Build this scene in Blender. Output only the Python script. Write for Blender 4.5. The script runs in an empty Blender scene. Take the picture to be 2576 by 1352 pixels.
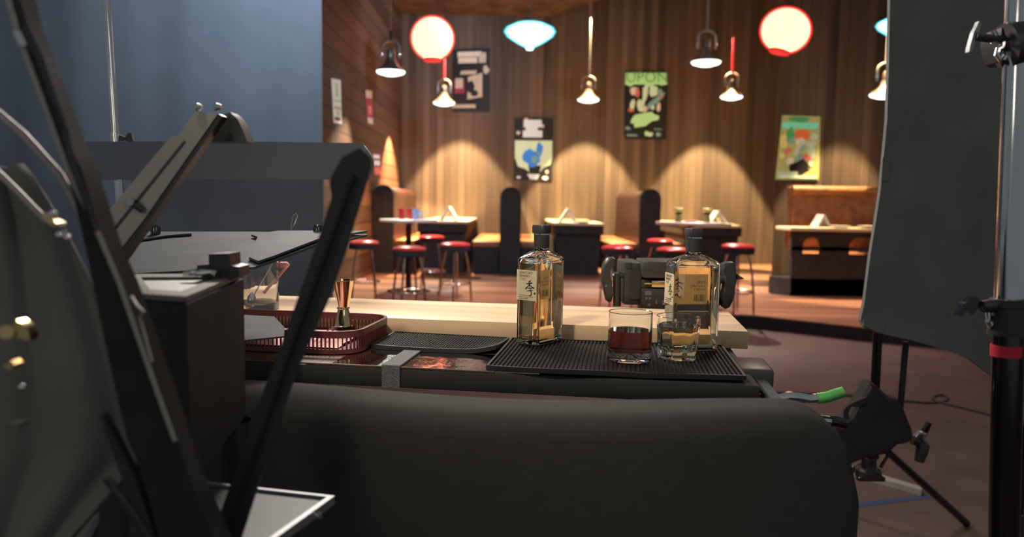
import bpy, bmesh, math, random
from mathutils import Vector, Matrix
random.seed(7)
sc = bpy.context.scene
COL = sc.collection

# ------------------------------------------------------------------ camera
W, H, FPX = 2576, 1352, 1900.0
PITCH, ROLL = math.radians(5.0), math.radians(0.9)
CAMZ = 1.4
R3 = Matrix.Rotation(math.pi/2 - PITCH, 3, 'X') @ Matrix.Rotation(ROLL, 3, 'Z')
cam_data = bpy.data.cameras.new('camera')
cam = bpy.data.objects.new('camera', cam_data)
COL.objects.link(cam)
cam.location = (0, 0, CAMZ)
cam.rotation_euler = R3.to_euler()
cam_data.sensor_width = 36.0
cam_data.lens = FPX / W * 36.0
cam_data.clip_start = 0.02
cam_data.clip_end = 100
cam_data.dof.use_dof = True
cam_data.dof.focus_distance = 1.62
cam_data.dof.aperture_fstop = 3.2
sc.camera = cam

# ------------------------------------------------------------------ world, exposure
sc.view_settings.view_transform = 'Standard'
sc.view_settings.look = 'None'
sc.view_settings.exposure = 0.0
sc.view_settings.gamma = 1.0
world = bpy.data.worlds.new('world')
sc.world = world
world.use_nodes = True
bg = world.node_tree.nodes['Background']
bg.inputs[0].default_value = (0.85, 0.95, 1.0, 1)
bg.inputs[1].default_value = 0.14
sc.cycles.max_bounces = 16
sc.cycles.transmission_bounces = 16
sc.cycles.transparent_max_bounces = 12
sc.cycles.sample_clamp_indirect = 4.0

# ------------------------------------------------------------------ projection helpers (measured camera -> points of the place)
def ray(px, py):
    return R3 @ Vector(((px - W/2)/FPX, (H/2 - py)/FPX, -1.0))
def P(px, py, d):
    v = ray(px, py)
    return Vector((0, 0, CAMZ)) + v*(d/v.y)
def F(px, py, z):
    v = ray(px, py)
    return Vector((0, 0, CAMZ)) + v*((z - CAMZ)/v.z)

# ------------------------------------------------------------------ lights of the place, with unseen fills added
def light(name, kind, loc, energy, color, target=None, size=0.3, spot=60, blend=0.3, size_y=None):
    d = bpy.data.lights.new(name, kind)
    d.energy = energy
    d.color = color
    if kind == 'AREA':
        d.size = size
        if size_y:
            d.shape = 'RECTANGLE'; d.size_y = size_y
    elif kind == 'SPOT':
        d.spot_size = math.radians(spot); d.spot_blend = blend; d.shadow_soft_size = size
    else:
        d.shadow_soft_size = size
    o = bpy.data.objects.new(name, d)
    o.location = loc
    if target is not None:
        o.rotation_euler = (Vector(target) - Vector(loc)).to_track_quat('-Z', 'Y').to_euler()
    COL.objects.link(o)
    return o
WARM = (1.0, 0.70, 0.36)
light('overhead_key', 'AREA', (-0.75, 3.1, 2.7), 72, (1.0, 0.90, 0.80), (0.0, 1.7, 1.1), 0.5)
light('cool_fill', 'AREA', (-0.8, 1.25, 2.9), 1.3, (0.78, 0.88, 1.0), (-0.55, 1.1, 1.0), 0.4)  # unseen cool fill added to brighten the light panel and lamp leaf
light('curtain_veil_fill', 'SPOT', (-1.7, 5.4, 4.4), 640, (0.52, 0.72, 1.0), (-2.2, 7.2, 3.4), 0.2, 125, 1.0)  # unseen cool spot added, standing in for lens veil over the curtain
light('bar_veil_fill', 'SPOT', (0.8, 12.0, 5.0), 420, (0.42, 0.64, 1.0), (-2.3, 14.6, 3.9), 0.3, 105, 1.0)  # unseen blue spot added for the same veil on the upper bar wall
light('bar_floor_pink', 'SPOT', (1.7, 9.9, 5.2), 760, (1.0, 0.46, 0.56), (1.8, 9.3, 0.1), 0.3, 88, 0.7)
light('bar_front_fill', 'SPOT', (-0.55, 0.75, 2.4), 80, (1.0, 0.86, 0.66), (0.12, 1.65, 1.10), 0.06, 50, 0.8)  # unseen warm spot added to brighten bottle labels, glasses and mats
light('bar_floor_blue', 'SPOT', (0.5, 7.4, 3.2), 60, (0.15, 0.2, 1.0), (0.0, 9.5, 0.6), 0.1, 60, 0.6)
light('bar_ambient', 'AREA', (1.0, 12.0, 5.3), 5, (1.0, 0.72, 0.5), (1.0, 14.0, 0.0), 3.0)
light('stage_warm', 'AREA', (1.9, 5.2, 4.0), 50, (1.0, 0.75, 0.6), (1.6, 4.6, 0.0), 0.8)
light('camera_side_fill', 'AREA', (0.9, -0.6, 2.4), 3.0, (1.0, 0.92, 0.8), (0.4, 1.5, 1.0), 0.8)  # unseen fill added to lift the faces turned towards the camera
light('low_fill', 'AREA', (-1.5, -0.4, 1.9), 2.2, (1.0, 0.88, 0.7), (-0.7, 1.0, 1.1), 0.5)

# ------------------------------------------------------------------ materials
def new_mat(name):
    m = bpy.data.materials.new(name); m.use_nodes = True
    nt = m.node_tree
    return m, nt, nt.nodes['Principled BSDF']
def M(name, col, rough=0.5, metal=0.0, noise=0.12, nscale=20.0, bump=0.0, spec=0.5, coat=0.0, sheen=0.0, stretch=(1, 1, 1)):
    m, nt, b = new_mat(name)
    N = nt.nodes; L = nt.links
    tc = N.new('ShaderNodeTexCoord'); mp = N.new('ShaderNodeMapping')
    mp.inputs['Scale'].default_value = stretch
    nz = N.new('ShaderNodeTexNoise'); nz.inputs['Scale'].default_value = nscale; nz.inputs['Detail'].default_value = 4
    L.new(tc.outputs['Object'], mp.inputs['Vector']); L.new(mp.outputs[0], nz.inputs['Vector'])
    rp = N.new('ShaderNodeValToRGB')
    rp.color_ramp.elements[0].position = 0.3; rp.color_ramp.elements[1].position = 0.7
    rp.color_ramp.elements[0].color = (*[max(0, c*(1-noise)) for c in col], 1)
    rp.color_ramp.elements[1].color = (*[min(1, c*(1+noise)) for c in col], 1)
    L.new(nz.outputs['Fac'], rp.inputs['Fac']); L.new(rp.outputs['Color'], b.inputs['Base Color'])
    b.inputs['Roughness'].default_value = rough
    b.inputs['Metallic'].default_value = metal
    b.inputs['Specular IOR Level'].default_value = spec
    b.inputs['Coat Weight'].default_value = coat
    b.inputs['Sheen Weight'].default_value = sheen
    if bump:
        bp = N.new('ShaderNodeBump'); bp.inputs['Strength'].default_value = bump; bp.inputs['Distance'].default_value = 0.01
        L.new(nz.outputs['Fac'], bp.inputs['Height']); L.new(bp.outputs['Normal'], b.inputs['Normal'])
    return m
def EM(name, col, strength, nscale=6.0, noise=0.06):
    m = M(name, col, 0.6, 0, noise, nscale)
    b = m.node_tree.nodes['Principled BSDF']
    rp = [n for n in m.node_tree.nodes if n.type == 'VALTORGB'][0]
    m.node_tree.links.new(rp.outputs['Color'], b.inputs['Emission Color'])
    b.inputs['Emission Strength'].default_value = strength
    return m
def GLASS(name, col=(1, 1, 1), ior=1.45, rough=0.0, absorb=None, dens=0.0):
    m = bpy.data.materials.new(name); m.use_nodes = True
    nt = m.node_tree; nt.nodes.clear()
    out = nt.nodes.new('ShaderNodeOutputMaterial')
    g = nt.nodes.new('ShaderNodeBsdfGlass')
    g.inputs['Color'].default_value = (*col, 1); g.inputs['IOR'].default_value = ior; g.inputs['Roughness'].default_value = rough
    nt.links.new(g.outputs[0], out.inputs['Surface'])
    if absorb:
        v = nt.nodes.new('ShaderNodeVolumeAbsorption')
        v.inputs['Color'].default_value = (*absorb, 1); v.inputs['Density'].default_value = dens
        nt.links.new(v.outputs[0], out.inputs['Volume'])
    return m
def math_node(nt, op, a, b=None):
    n = nt.nodes.new('ShaderNodeMath'); n.operation = op
    for i, x in enumerate((a, b)):
        if x is None: continue
        if isinstance(x, (int, float)): n.inputs[i].default_value = x
        else: nt.links.new(x, n.inputs[i])
    return n.outputs[0]
def PLANK(name, dark, light_, width, across='X', along='Z', rough=0.5, gap=0.05, gscale=9.0, contrast=1.0, bump=0.25, stretch=0.06, spec=0.4):
    """boards laid side by side along one axis with streaky grain"""
    m, nt, b = new_mat(name)
    N = nt.nodes; L = nt.links
    tc = N.new('ShaderNodeTexCoord'); sp = N.new('ShaderNodeSeparateXYZ')
    L.new(tc.outputs['Object'], sp.inputs[0])
    s = math_node(nt, 'DIVIDE', sp.outputs[across], width)
    idx = math_node(nt, 'FLOOR', s)
    fr = math_node(nt, 'FRACT', s)
    wn = N.new('ShaderNodeTexWhiteNoise'); wn.noise_dimensions = '1D'; L.new(idx, wn.inputs['W'])
    mp = N.new('ShaderNodeMapping')
    scl = {'X': 1.0, 'Y': 1.0, 'Z': 1.0}; scl[along] = stretch
    mp.inputs['Scale'].default_value = (scl['X'], scl['Y'], scl['Z'])
    off = N.new('ShaderNodeCombineXYZ'); L.new(math_node(nt, 'MULTIPLY', wn.outputs['Value'], 37.0), off.inputs[along])
    va = N.new('ShaderNodeVectorMath'); va.operation = 'ADD'
    L.new(tc.outputs['Object'], va.inputs[0]); L.new(off.outputs[0], va.inputs[1])
    L.new(va.outputs[0], mp.inputs['Vector'])
    nz = N.new('ShaderNodeTexNoise'); nz.inputs['Scale'].default_value = gscale/width*0.12; nz.inputs['Detail'].default_value = 6; nz.inputs['Roughness'].default_value = 0.65
    L.new(mp.outputs[0], nz.inputs['Vector'])
    v = math_node(nt, 'ADD', math_node(nt, 'MULTIPLY', wn.outputs['Value'], 0.45*contrast), math_node(nt, 'MULTIPLY', nz.outputs['Fac'], 1.1*contrast))
    v = math_node(nt, 'SUBTRACT', v, 0.28*contrast)
    rp = N.new('ShaderNodeValToRGB')
    rp.color_ramp.elements[0].color = (*dark, 1); rp.color_ramp.elements[1].color = (*light_, 1)
    L.new(v, rp.inputs['Fac'])
    edge = math_node(nt, 'MINIMUM', fr, math_node(nt, 'SUBTRACT', 1.0, fr))
    g = math_node(nt, 'LESS_THAN', edge, gap/2)
    mx = N.new('ShaderNodeMixRGB'); mx.inputs['Color2'].default_value = (*[c*0.45 for c in dark], 1)
    L.new(g, mx.inputs['Fac']); L.new(rp.outputs[0], mx.inputs['Color1']); L.new(mx.outputs[0], b.inputs['Base Color'])
    b.inputs['Roughness'].default_value = rough; b.inputs['Specular IOR Level'].default_value = spec
    if bump:
        bp = N.new('ShaderNodeBump'); bp.inputs['Strength'].default_value = bump; bp.inputs['Distance'].default_value = 0.01
        L.new(v, bp.inputs['Height']); L.new(bp.outputs[0], b.inputs['Normal'])
    return m

MT = {}
MT['wall'] = PLANK('vertical wall boards', (0.028, 0.022, 0.018), (0.21, 0.150, 0.102), 0.15, 'X', 'Z', 0.65, 0.035, 6.0)
MT['wall_side'] = PLANK('horizontal wall boards', (0.035, 0.020, 0.014), (0.17, 0.085, 0.05), 0.26, 'Z', 'Y', 0.6, 0.08)
MT['barfloor'] = PLANK('bar floor boards', (0.10, 0.045, 0.028), (0.50, 0.24, 0.13), 0.20, 'Y', 'X', 0.36, 0.05, 5.0, 1.2, spec=0.5)
MT['ceiling'] = M('ceiling plaster', (0.07, 0.042, 0.032), 0.9, 0, 0.6, 3.0)
MT['stage'] = M('stage floor paint', (0.10, 0.066, 0.058), 0.55, 0, 0.18, 3.0, spec=0.3)
MT['blackpaint'] = M('black paint', (0.030, 0.030, 0.030), 0.7, spec=0.15)
MT['duvetyne'] = M('black duvetyne cloth', (0.046, 0.045, 0.044), 0.95, 0, 0.06, 40.0, 0.05, spec=0.08)
MT['curtain'] = M('black backdrop cloth', (0.13, 0.13, 0.132), 0.95, 0, 0.06, 3.0, spec=0.1)
MT['flagcloth'] = M('flag cloth', (0.21, 0.21, 0.20), 0.95, 0, 0.12, 5.0, 0.0, spec=0.1)
MT['boardcloth'] = M('black board with painted cool light', (0.20, 0.225, 0.26), 0.95, 0, 0.08, 4.0, 0.0, spec=0.1)  # black cloth; cool light is put into its colour instead of a lamp
MT['wrapcloth'] = M('dark wrap cloth', (0.185, 0.182, 0.172), 0.95, 0, 0.15, 6.0, 0.0, spec=0.05)
MT['blackplastic'] = M('black plastic', (0.040, 0.039, 0.038), 0.42, spec=0.45)
MT['blackmetal'] = M('black powder coat', (0.045, 0.045, 0.045), 0.42, 0.3)
MT['chrome'] = M('chrome', (0.78, 0.78, 0.78), 0.12, 1.0, 0.03)
MT['darkchrome'] = M('black chrome', (0.10, 0.09, 0.095), 0.16, 1.0, 0.1)
MT['steel'] = M('brushed steel', (0.55, 0.55, 0.54), 0.32, 1.0, 0.08, 60, stretch=(1, 12, 1))
MT['grey'] = M('grey aluminium', (0.055, 0.062, 0.070), 0.7, 0.0, 0.18, 14, spec=0.12)
MT['armgrey'] = M('anodised grey', (0.36, 0.35, 0.315), 0.5, 0.3, 0.06, 14)
MT['beige'] = M('beige lining', (0.13, 0.12, 0.097), 0.7)
MT['gold'] = M('gold plate', (0.86, 0.66, 0.36), 0.1, 1.0, 0.04)
MT['brass'] = M('brass', (0.75, 0.55, 0.25), 0.25, 1.0, 0.1)
MT['rubber'] = M('mat rubber', (0.012, 0.012, 0.013), 0.42, 0, 0.2, 60, spec=0.45)
MT['slab'] = PLANK('laminated birch', (0.52, 0.32, 0.18), (0.90, 0.68, 0.46), 0.042, 'Y', 'X', 0.45, 0.0, 5.0, 1.05, 0.02, 0.045)
MT['barwood'] = M('stained bar wood', (0.10, 0.055, 0.035), 0.35, 0, 0.4, 30, stretch=(1, 0.1, 1))
MT['tray'] = M('maroon plastic', (0.12, 0.028, 0.032), 0.35, 0, 0.1, 20, spec=0.5)
MT['pinkcloth'] = M('pink paper', (0.70, 0.36, 0.34), 0.8, 0, 0.3, 25, 0.3)
MT['label'] = M('cream label paper', (0.80, 0.70, 0.50), 0.8, 0, 0.05, 80)
def paper_mat(name, col):
    m = M(name, col, 0.8, 0, 0.05, 80); nt = m.node_tree; b = nt.nodes['Principled BSDF']
    rp = [n for n in nt.nodes if n.type == 'VALTORGB'][0]; out = nt.nodes['Material Output']
    tl = nt.nodes.new('ShaderNodeBsdfTranslucent'); mx = nt.nodes.new('ShaderNodeMixShader'); mx.inputs[0].default_value = 0.4
    nt.links.new(rp.outputs[0], tl.inputs['Color']); nt.links.new(b.outputs[0], mx.inputs[1]); nt.links.new(tl.outputs[0], mx.inputs[2]); nt.links.new(mx.outputs[0], out.inputs['Surface'])
    return m
MT['label'] = paper_mat('cream label paper', (0.84, 0.74, 0.52))
MT['ink'] = M('black ink', (0.02, 0.016, 0.015), 0.7)
MT['redink'] = M('red ink', (0.5, 0.08, 0.04), 0.7)
MT['glass'] = GLASS('clear glass', (0.99, 1.0, 0.99), 1.48)
MT['whisky'] = GLASS('pale whisky', (1, 1, 1), 1.34, 0.0, (1.0, 0.70, 0.18), 15.0)
MT['cola'] = GLASS('dark red drink', (1, 1, 1), 1.34, 0.0, (0.50, 0.06, 0.08), 44.0)
MT['pale'] = GLASS('pale gold drink', (1, 1, 1), 1.34, 0.0, (1.0, 0.84, 0.50), 9.0)
MT['redseat'] = M('red vinyl', (0.72, 0.055, 0.045), 0.3, 0, 0.08, 20, spec=0.5)
MT['copperleg'] = M('chromed leg', (0.72, 0.50, 0.42), 0.15, 1.0, 0.05)
MT['leather'] = M('brown leather', (0.36, 0.15, 0.06), 0.45, 0, 0.35, 9, 0.1)
MT['leatherdark'] = M('oxblood leather', (0.035, 0.010, 0.008), 0.4, 0, 0.3, 9, 0.1)
MT['boothblack'] = M('black booth panel', (0.045, 0.042, 0.041), 0.8, 0, 0.2, 9, spec=0.2)
MT['tablewood'] = M('pale table wood', (0.80, 0.66, 0.42), 0.4, 0, 0.15, 14, stretch=(0.2, 2, 1))
MT['tablewhite'] = M('white laminate', (0.80, 0.72, 0.62), 0.35, 0, 0.04)
MT['whitepaper'] = M('white card', (0.90, 0.88, 0.82), 0.8, 0, 0.03)
MT['plate'] = M('white china', (0.88, 0.86, 0.80), 0.3, 0, 0.02)
MT['redglass'] = M('red tumbler', (0.65, 0.02, 0.04), 0.2, spec=0.6)
MT['blueglass'] = M('pale blue tumbler', (0.45, 0.60, 0.85), 0.15, spec=0.6)
MT['jarlid'] = M('yellow green lid', (0.55, 0.56, 0.14), 0.5)
MT['jar'] = M('olive jar glass', (0.32, 0.34, 0.12), 0.2)
MT['lampwhite'] = EM('lit lamp lens', (0.82, 1.0, 0.96), 2.6)
MT['lanternglow'] = EM('lit paper', (1.0, 0.80, 0.50), 1.8, 7.0, 0.12)
MT['lanterncollar'] = EM('red lantern collar', (0.65, 0.012, 0.03), 0.8)
MT['cyanglow'] = EM('lit cyan glass', (0.62, 1.0, 1.0), 2.2, 3.0, 0.03)
MT['rodglow'] = EM('rod painted with lantern glow', (0.70, 0.02, 0.035), 0.75)  # lantern's red spill painted onto the rods and made to glow
MT['pewter'] = M('pewter lamp metal', (0.30, 0.24, 0.21), 0.35, 0.8, 0.1)
MT['rodgrey'] = M('grey lamp rod', (0.42, 0.36, 0.33), 0.35, 0.6, 0.1)
MT['greentape'] = M('green vinyl grip', (0.10, 0.42, 0.10), 0.35, spec=0.5)
MT['bluetape'] = M('blue floor tape', (0.025, 0.05, 0.13), 0.6)
MT['redtape'] = M('red cloth tape', (0.55, 0.012, 0.03), 0.6)
MT['batt'] = M('battery case', (0.035, 0.027, 0.028), 0.4)
MT['maroonink'] = M('maroon print', (0.22, 0.02, 0.03), 0.5)
MT['greyink'] = M('grey print', (0.16, 0.14, 0.14), 0.5)
MT['paleink'] = M('pale print', (0.62, 0.46, 0.42), 0.5)
MT['screen'] = M('frosted light panel', (0.062, 0.075, 0.080), 0.45, 0.0, 0.10, 8, spec=0.15)
MT['silver'] = M('silver frame', (0.24, 0.25, 0.265), 0.45, 0.3, 0.05)
MT['felt'] = M('grey felt strap', (0.11, 0.11, 0.12), 0.95, 0, 0.35, 300, 0.3)
MT['scratch'] = M('worn bare metal', (0.75, 0.72, 0.66), 0.5, 0.4, 0.5, 200)
def mirror_mat():
    m = M('worn mirror top', (0.66, 0.62, 0.55), 0.06, 1.0, 0.22, 26)
    nt = m.node_tree; b = nt.nodes['Principled BSDF']
    nz = nt.nodes.new('ShaderNodeTexNoise'); nz.inputs['Scale'].default_value = 34; nz.inputs['Detail'].default_value = 5
    tc = nt.nodes.new('ShaderNodeTexCoord'); nt.links.new(tc.outputs['Object'], nz.inputs['Vector'])
    bp = nt.nodes.new('ShaderNodeBump'); bp.inputs['Strength'].default_value = 0.12; bp.inputs['Distance'].default_value = 0.004
    nt.links.new(nz.outputs['Fac'], bp.inputs['Height']); nt.links.new(bp.outputs[0], b.inputs['Normal'])
    return m
MT['mirror'] = mirror_mat()
def shell_mat(name, col, emit, fac):
    m = bpy.data.materials.new(name); m.use_nodes = True
    nt = m.node_tree; nt.nodes.clear()
    out = nt.nodes.new('ShaderNodeOutputMaterial'); mix = nt.nodes.new('ShaderNodeMixShader')
    tr = nt.nodes.new('ShaderNodeBsdfTransparent'); tl = nt.nodes.new('ShaderNodeBsdfTranslucent')
    tl.inputs['Color'].default_value = (*col, 1)
    em = nt.nodes.new('ShaderNodeEmission'); em.inputs['Color'].default_value = (*col, 1); em.inputs['Strength'].default_value = emit
    ad = nt.nodes.new('ShaderNodeAddShader'); nt.links.new(tl.outputs[0], ad.inputs[0]); nt.links.new(em.outputs[0], ad.inputs[1])
    mix.inputs['Fac'].default_value = fac
    nt.links.new(tr.outputs[0], mix.inputs[1]); nt.links.new(ad.outputs[0], mix.inputs[2]); nt.links.new(mix.outputs[0], out.inputs['Surface'])
    return m
MT['lanternshell'] = shell_mat('red lantern skin', (1.0, 0.03, 0.03), 1.6, 0.26)
MT['cyanshell'] = shell_mat('cyan lamp skin', (0.0, 0.62, 0.72), 1.5, 0.32)

# ------------------------------------------------------------------ mesh builder
class MB:
    def __init__(s):
        s.bm = bmesh.new(); s.mi = 0
    def _tag(s, faces):
        for f in faces: f.material_index = s.mi
    def poly(s, pts):
        vs = [s.bm.verts.new(Vector(p)) for p in pts]
        f = s.bm.faces.new(vs); f.material_index = s.mi
        return f
    def prism(s, pts, vec):
        vec = Vector(vec)
        a = [s.bm.verts.new(Vector(p)) for p in pts]; b = [s.bm.verts.new(Vector(p) + vec) for p in pts]
        n = len(a); fs = [s.bm.faces.new(a), s.bm.faces.new(b[::-1])]
        for i in range(n): fs.append(s.bm.faces.new((a[i], b[i], b[(i+1) % n], a[(i+1) % n])))
        s._tag(fs)
        return s
    def box(s, c, size, rz=0.0, bev=0.0, mat=None):
        m = Matrix.Translation(Vector(c)) @ (mat or Matrix.Rotation(rz, 4, 'Z')) @ Matrix.Diagonal((size[0], size[1], size[2], 1))
        r = bmesh.ops.create_cube(s.bm, size=1.0, matrix=m)
        fs = list({f for v in r['verts'] for f in v.link_faces}); s._tag(fs)
        if bev:
            es = list({e for v in r['verts'] for e in v.link_edges})
            rr = bmesh.ops.bevel(s.bm, geom=es, offset=bev, segments=2, affect='EDGES', profile=0.5)
            s._tag(rr['faces'])
        return s
    def tube(s, pts, r, n=10, cap=True, closed=False):
        pts = [Vector(p) for p in pts]; k = len(pts)
        rs = r if isinstance(r, (list, tuple)) else [r]*k
        rings = []; up = None
        for i, p in enumerate(pts):
            if closed: t = pts[(i+1) % k] - pts[i-1]
            else: t = pts[min(i+1, k-1)] - pts[max(i-1, 0)]
            t.normalize()
            if up is None:
                up = Vector((0, 0, 1)) if abs(t.z) < 0.9 else Vector((1, 0, 0))
            a = t.cross(up)
            if a.length < 1e-5: a = t.orthogonal()
            a.normalize(); b = a.cross(t); b.normalize(); up = b
            rings.append([s.bm.verts.new(p + (a*math.cos(2*math.pi*j/n) + b*math.sin(2*math.pi*j/n))*rs[i]) for j in range(n)])
        fs = []
        for i in range(k if closed else k-1):
            A, B = rings[i], rings[(i+1) % k]
            for j in range(n): fs.append(s.bm.faces.new((A[j], A[(j+1) % n], B[(j+1) % n], B[j])))
        if cap and not closed:
            fs.append(s.bm.faces.new(rings[0][::-1])); fs.append(s.bm.faces.new(rings[-1]))
        s._tag(fs)
        return s
    def lathe(s, prof, c=(0, 0, 0), n=32, closed=False):
        """prof: (r, z) list; r==0 ends close to the axis"""
        c = Vector(c); rings = []
        for r, z in prof:
            if r < 1e-6: rings.append([s.bm.verts.new(c + Vector((0, 0, z)))])
            else: rings.append([s.bm.verts.new(c + Vector((r*math.cos(2*math.pi*j/n), r*math.sin(2*math.pi*j/n), z))) for j in range(n)])
        fs = []
        pairs = list(zip(rings, rings[1:])) + ([(rings[-1], rings[0])] if closed else [])
        for A, B in pairs:
            if len(A) == 1 and len(B) == 1: continue
            for j in range(n):
                q = (j+1) % n
                if len(A) == 1: fs.append(s.bm.faces.new((A[0], B[j], B[q])))
                elif len(B) == 1: fs.append(s.bm.faces.new((A[j], A[q], B[0])))
                else: fs.append(s.bm.faces.new((A[j], A[q], B[q], B[j])))
        s._tag(fs)
        return s
    def loft(s, rings, cap=True, closed=False):
        R = [[s.bm.verts.new(Vector(p)) for p in ring] for ring in rings]; fs = []
        n = len(R[0])
        for A, B in list(zip(R, R[1:])) + ([(R[-1], R[0])] if closed else []):
            for j in range(n): fs.append(s.bm.faces.new((A[j], A[(j+1) % n], B[(j+1) % n], B[j])))
        if cap and not closed:
            fs.append(s.bm.faces.new(R[0][::-1])); fs.append(s.bm.faces.new(R[-1]))
        s._tag(fs)
        return s
    def grid(s, fn, nu, nv):
        V = [[s.bm.verts.new(Vector(fn(i/(nu-1), j/(nv-1)))) for j in range(nv)] for i in range(nu)]
        fs = []
        for i in range(nu-1):
            for j in range(nv-1): fs.append(s.bm.faces.new((V[i][j], V[i+1][j], V[i+1][j+1], V[i][j+1])))
        s._tag(fs)
        return s
    def text(s, body, size, mtx, depth=0.0, align='LEFT'):
        cu = bpy.data.curves.new('lettering', 'FONT'); cu.body = body; cu.size = size; cu.align_x = align; cu.extrude = depth
        cu.resolution_u = 2
        ob = bpy.data.objects.new('lettering', cu)
        me = ob.to_mesh()
        tmp = bmesh.new(); tmp.from_mesh(me); tmp.transform(mtx)
        tm = bpy.data.meshes.new('tmp'); tmp.to_mesh(tm); tmp.free()
        nf = len(s.bm.faces); s.bm.from_mesh(tm)
        s.bm.faces.ensure_lookup_table()
        for f in s.bm.faces[nf:]: f.material_index = s.mi
        ob.to_mesh_clear(); bpy.data.objects.remove(ob); bpy.data.curves.remove(cu); bpy.data.meshes.remove(tm)
        return s

def obj(name, mb, mats, parent=None, world_space=True, angle=35, normals=True):
    """one mesh object; with a parent its vertices are stored relative to the parent's place"""
    bm = mb.bm
    if normals: bmesh.ops.recalc_face_normals(bm, faces=bm.faces)
    if parent is not None and world_space:
        bm.transform(Matrix.Translation(-parent['_at'] if False else -Vector(ORIG[parent.name])))
    me = bpy.data.meshes.new(name); bm.to_mesh(me); bm.free()
    if not isinstance(mats, (list, tuple)): mats = [mats]
    for m in mats: me.materials.append(MT[m])
    me.polygons.foreach_set('use_smooth', [True]*len(me.polygons))
    me.set_sharp_from_angle(angle=math.radians(angle))
    o = bpy.data.objects.new(name, me); COL.objects.link(o)
    if parent is not None:
        o.parent = parent
        ORIG[o.name] = ORIG[parent.name]
    else:
        ORIG[o.name] = Vector((0, 0, 0))
    return o
ORIG = {}
def thing(name, label, cat, loc=(0, 0, 0), rz=0.0, group=None):
    o = bpy.data.objects.new(name, None); COL.objects.link(o)
    o.empty_display_size = 0.05
    o.location = loc; o.rotation_euler = (0, 0, rz)
    o['label'] = label; o['category'] = cat
    if group: o['group'] = group
    ORIG[o.name] = Vector(loc)
    return o
def tag(o, label, cat, group=None, kind=None):
    o['label'] = label; o['category'] = cat
    if group: o['group'] = group
    if kind: o['kind'] = kind
    return o
def base_at(o, p):
    """move a one-mesh thing's origin to its base, keeping its place"""
    p = Vector(p); o.data.transform(Matrix.Translation(-p)); o.location = p
    return o
def structure(o):
    o['kind'] = 'structure'
    return o
def dup(src, loc, rz, label, group=None):
    r = src.copy(); COL.objects.link(r); r.location = loc; r.rotation_euler = (0, 0, rz); r['label'] = label
    if group: r['group'] = group
    for ch in list(src.children):
        c = ch.copy(); COL.objects.link(c); c.parent = r
        for g in list(ch.children):
            d = g.copy(); COL.objects.link(d); d.parent = c
    return r
def pxpoly(pts, d):
    return [P(x, y, d) for x, y in pts]
def slab_px(name, pts, d, t, mats, parent=None, vec=None):
    mb = MB().prism(pxpoly(pts, d), vec or (0, t, 0))
    return obj(name, mb, mats, parent)
def arc(c, r, a0, a1, n, plane='xz'):
    out = []
    for i in range(n):
        a = a0 + (a1 - a0)*i/(n-1)
        if plane == 'xz': out.append(Vector(c) + Vector((r*math.cos(a), 0, r*math.sin(a))))
        elif plane == 'xy': out.append(Vector(c) + Vector((r*math.cos(a), r*math.sin(a), 0)))
        else: out.append(Vector(c) + Vector((0, r*math.cos(a), r*math.sin(a))))
    return out
def rrect(w, d, r, n=5, z=0.0, c=(0, 0)):
    pts = []
    for cx, cy, a in ((w/2-r, d/2-r, 0), (-w/2+r, d/2-r, 90), (-w/2+r, -d/2+r, 180), (w/2-r, -d/2+r, 270)):
        for i in range(n):
            t = math.radians(a + 90*i/(n-1))
            pts.append(Vector((c[0]+cx+r*math.cos(t), c[1]+cy+r*math.sin(t), z)))
    return pts

# ================================================================== SETTING
BZ = 0.15                    # height of the bar set's floor above the stage
YW = 16.3                    # back wall of the bar
XL = -2.42                   # side wall of the bar
fp = [F(1890, 793, BZ), F(2165, 823, BZ)]
plat = [(-6, 9.6), (-1.5, 9.1), (fp[0].x, fp[0].y), (fp[1].x, fp[1].y), (7.5, fp[1].y-2.2), (9.5, 8), (9.5, 17), (-6, 17)]
structure(obj('floor', MB().box((0.5, 7.5, -0.05), (24, 22, 0.1)), 'stage'))
structure(obj('trim_1', MB().prism([(x, y, 0.0) for x, y in plat], (0, 0, BZ-0.012)), 'blackpaint'))
structure(obj('floor_bar', MB().prism([(x, y, BZ-0.012) for x, y in plat], (0, 0, 0.012)), 'barfloor'))
structure(obj('wall_back', MB().box((1.5, YW+0.1, 4.0), (8.4, 0.2, 8.0)), 'wall'))
structure(obj('wall_left', MB().box((XL-0.1, 11.9, 4.0), (0.2, 9.2, 8.0)), 'wall_side'))
YR = 12.2
xr = P(1948, 520, YR).x
structure(obj('wall_right', MB().prism([(xr, YR, 0), (9.0, YR, 0), (9.0, YW+0.2, 0), (5.75, YW, 0)], (0, 0, 8.0)), 'wall'))
# ceiling with a round dark recess: two plaster fields with curved inner edges
ZC = P(1300, 40, YW).z
def ceil_piece(cx, cy, r, a0, a1, corners):
    pts = [(p.x, p.y, ZC) for p in arc((cx, cy, 0), r, a0, a1, 24, 'xy')] + [(x, y, ZC) for x, y in corners]
    return MB().prism(pts, (0, 0, 0.25))
ccx = P(1700, 0, YW).x
structure(obj('ceiling', ceil_piece(ccx, YW+0.6, 2.6, math.radians(255), math.radians(180), [(ccx-2.6, YW+0.2), (XL-0.2, YW+0.2), (XL-0.2, 10.0), (ccx-0.66, 10.0)]), 'ceiling'))
structure(obj('ceiling_panel', ceil_piece(ccx, YW+0.6, 2.6, math.radians(285), math.radians(360), [(ccx+2.6, YW+0.2), (9.0, YW+0.2), (9.0, 10.0), (ccx+0.66, 10.0)]), 'ceiling'))

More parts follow.
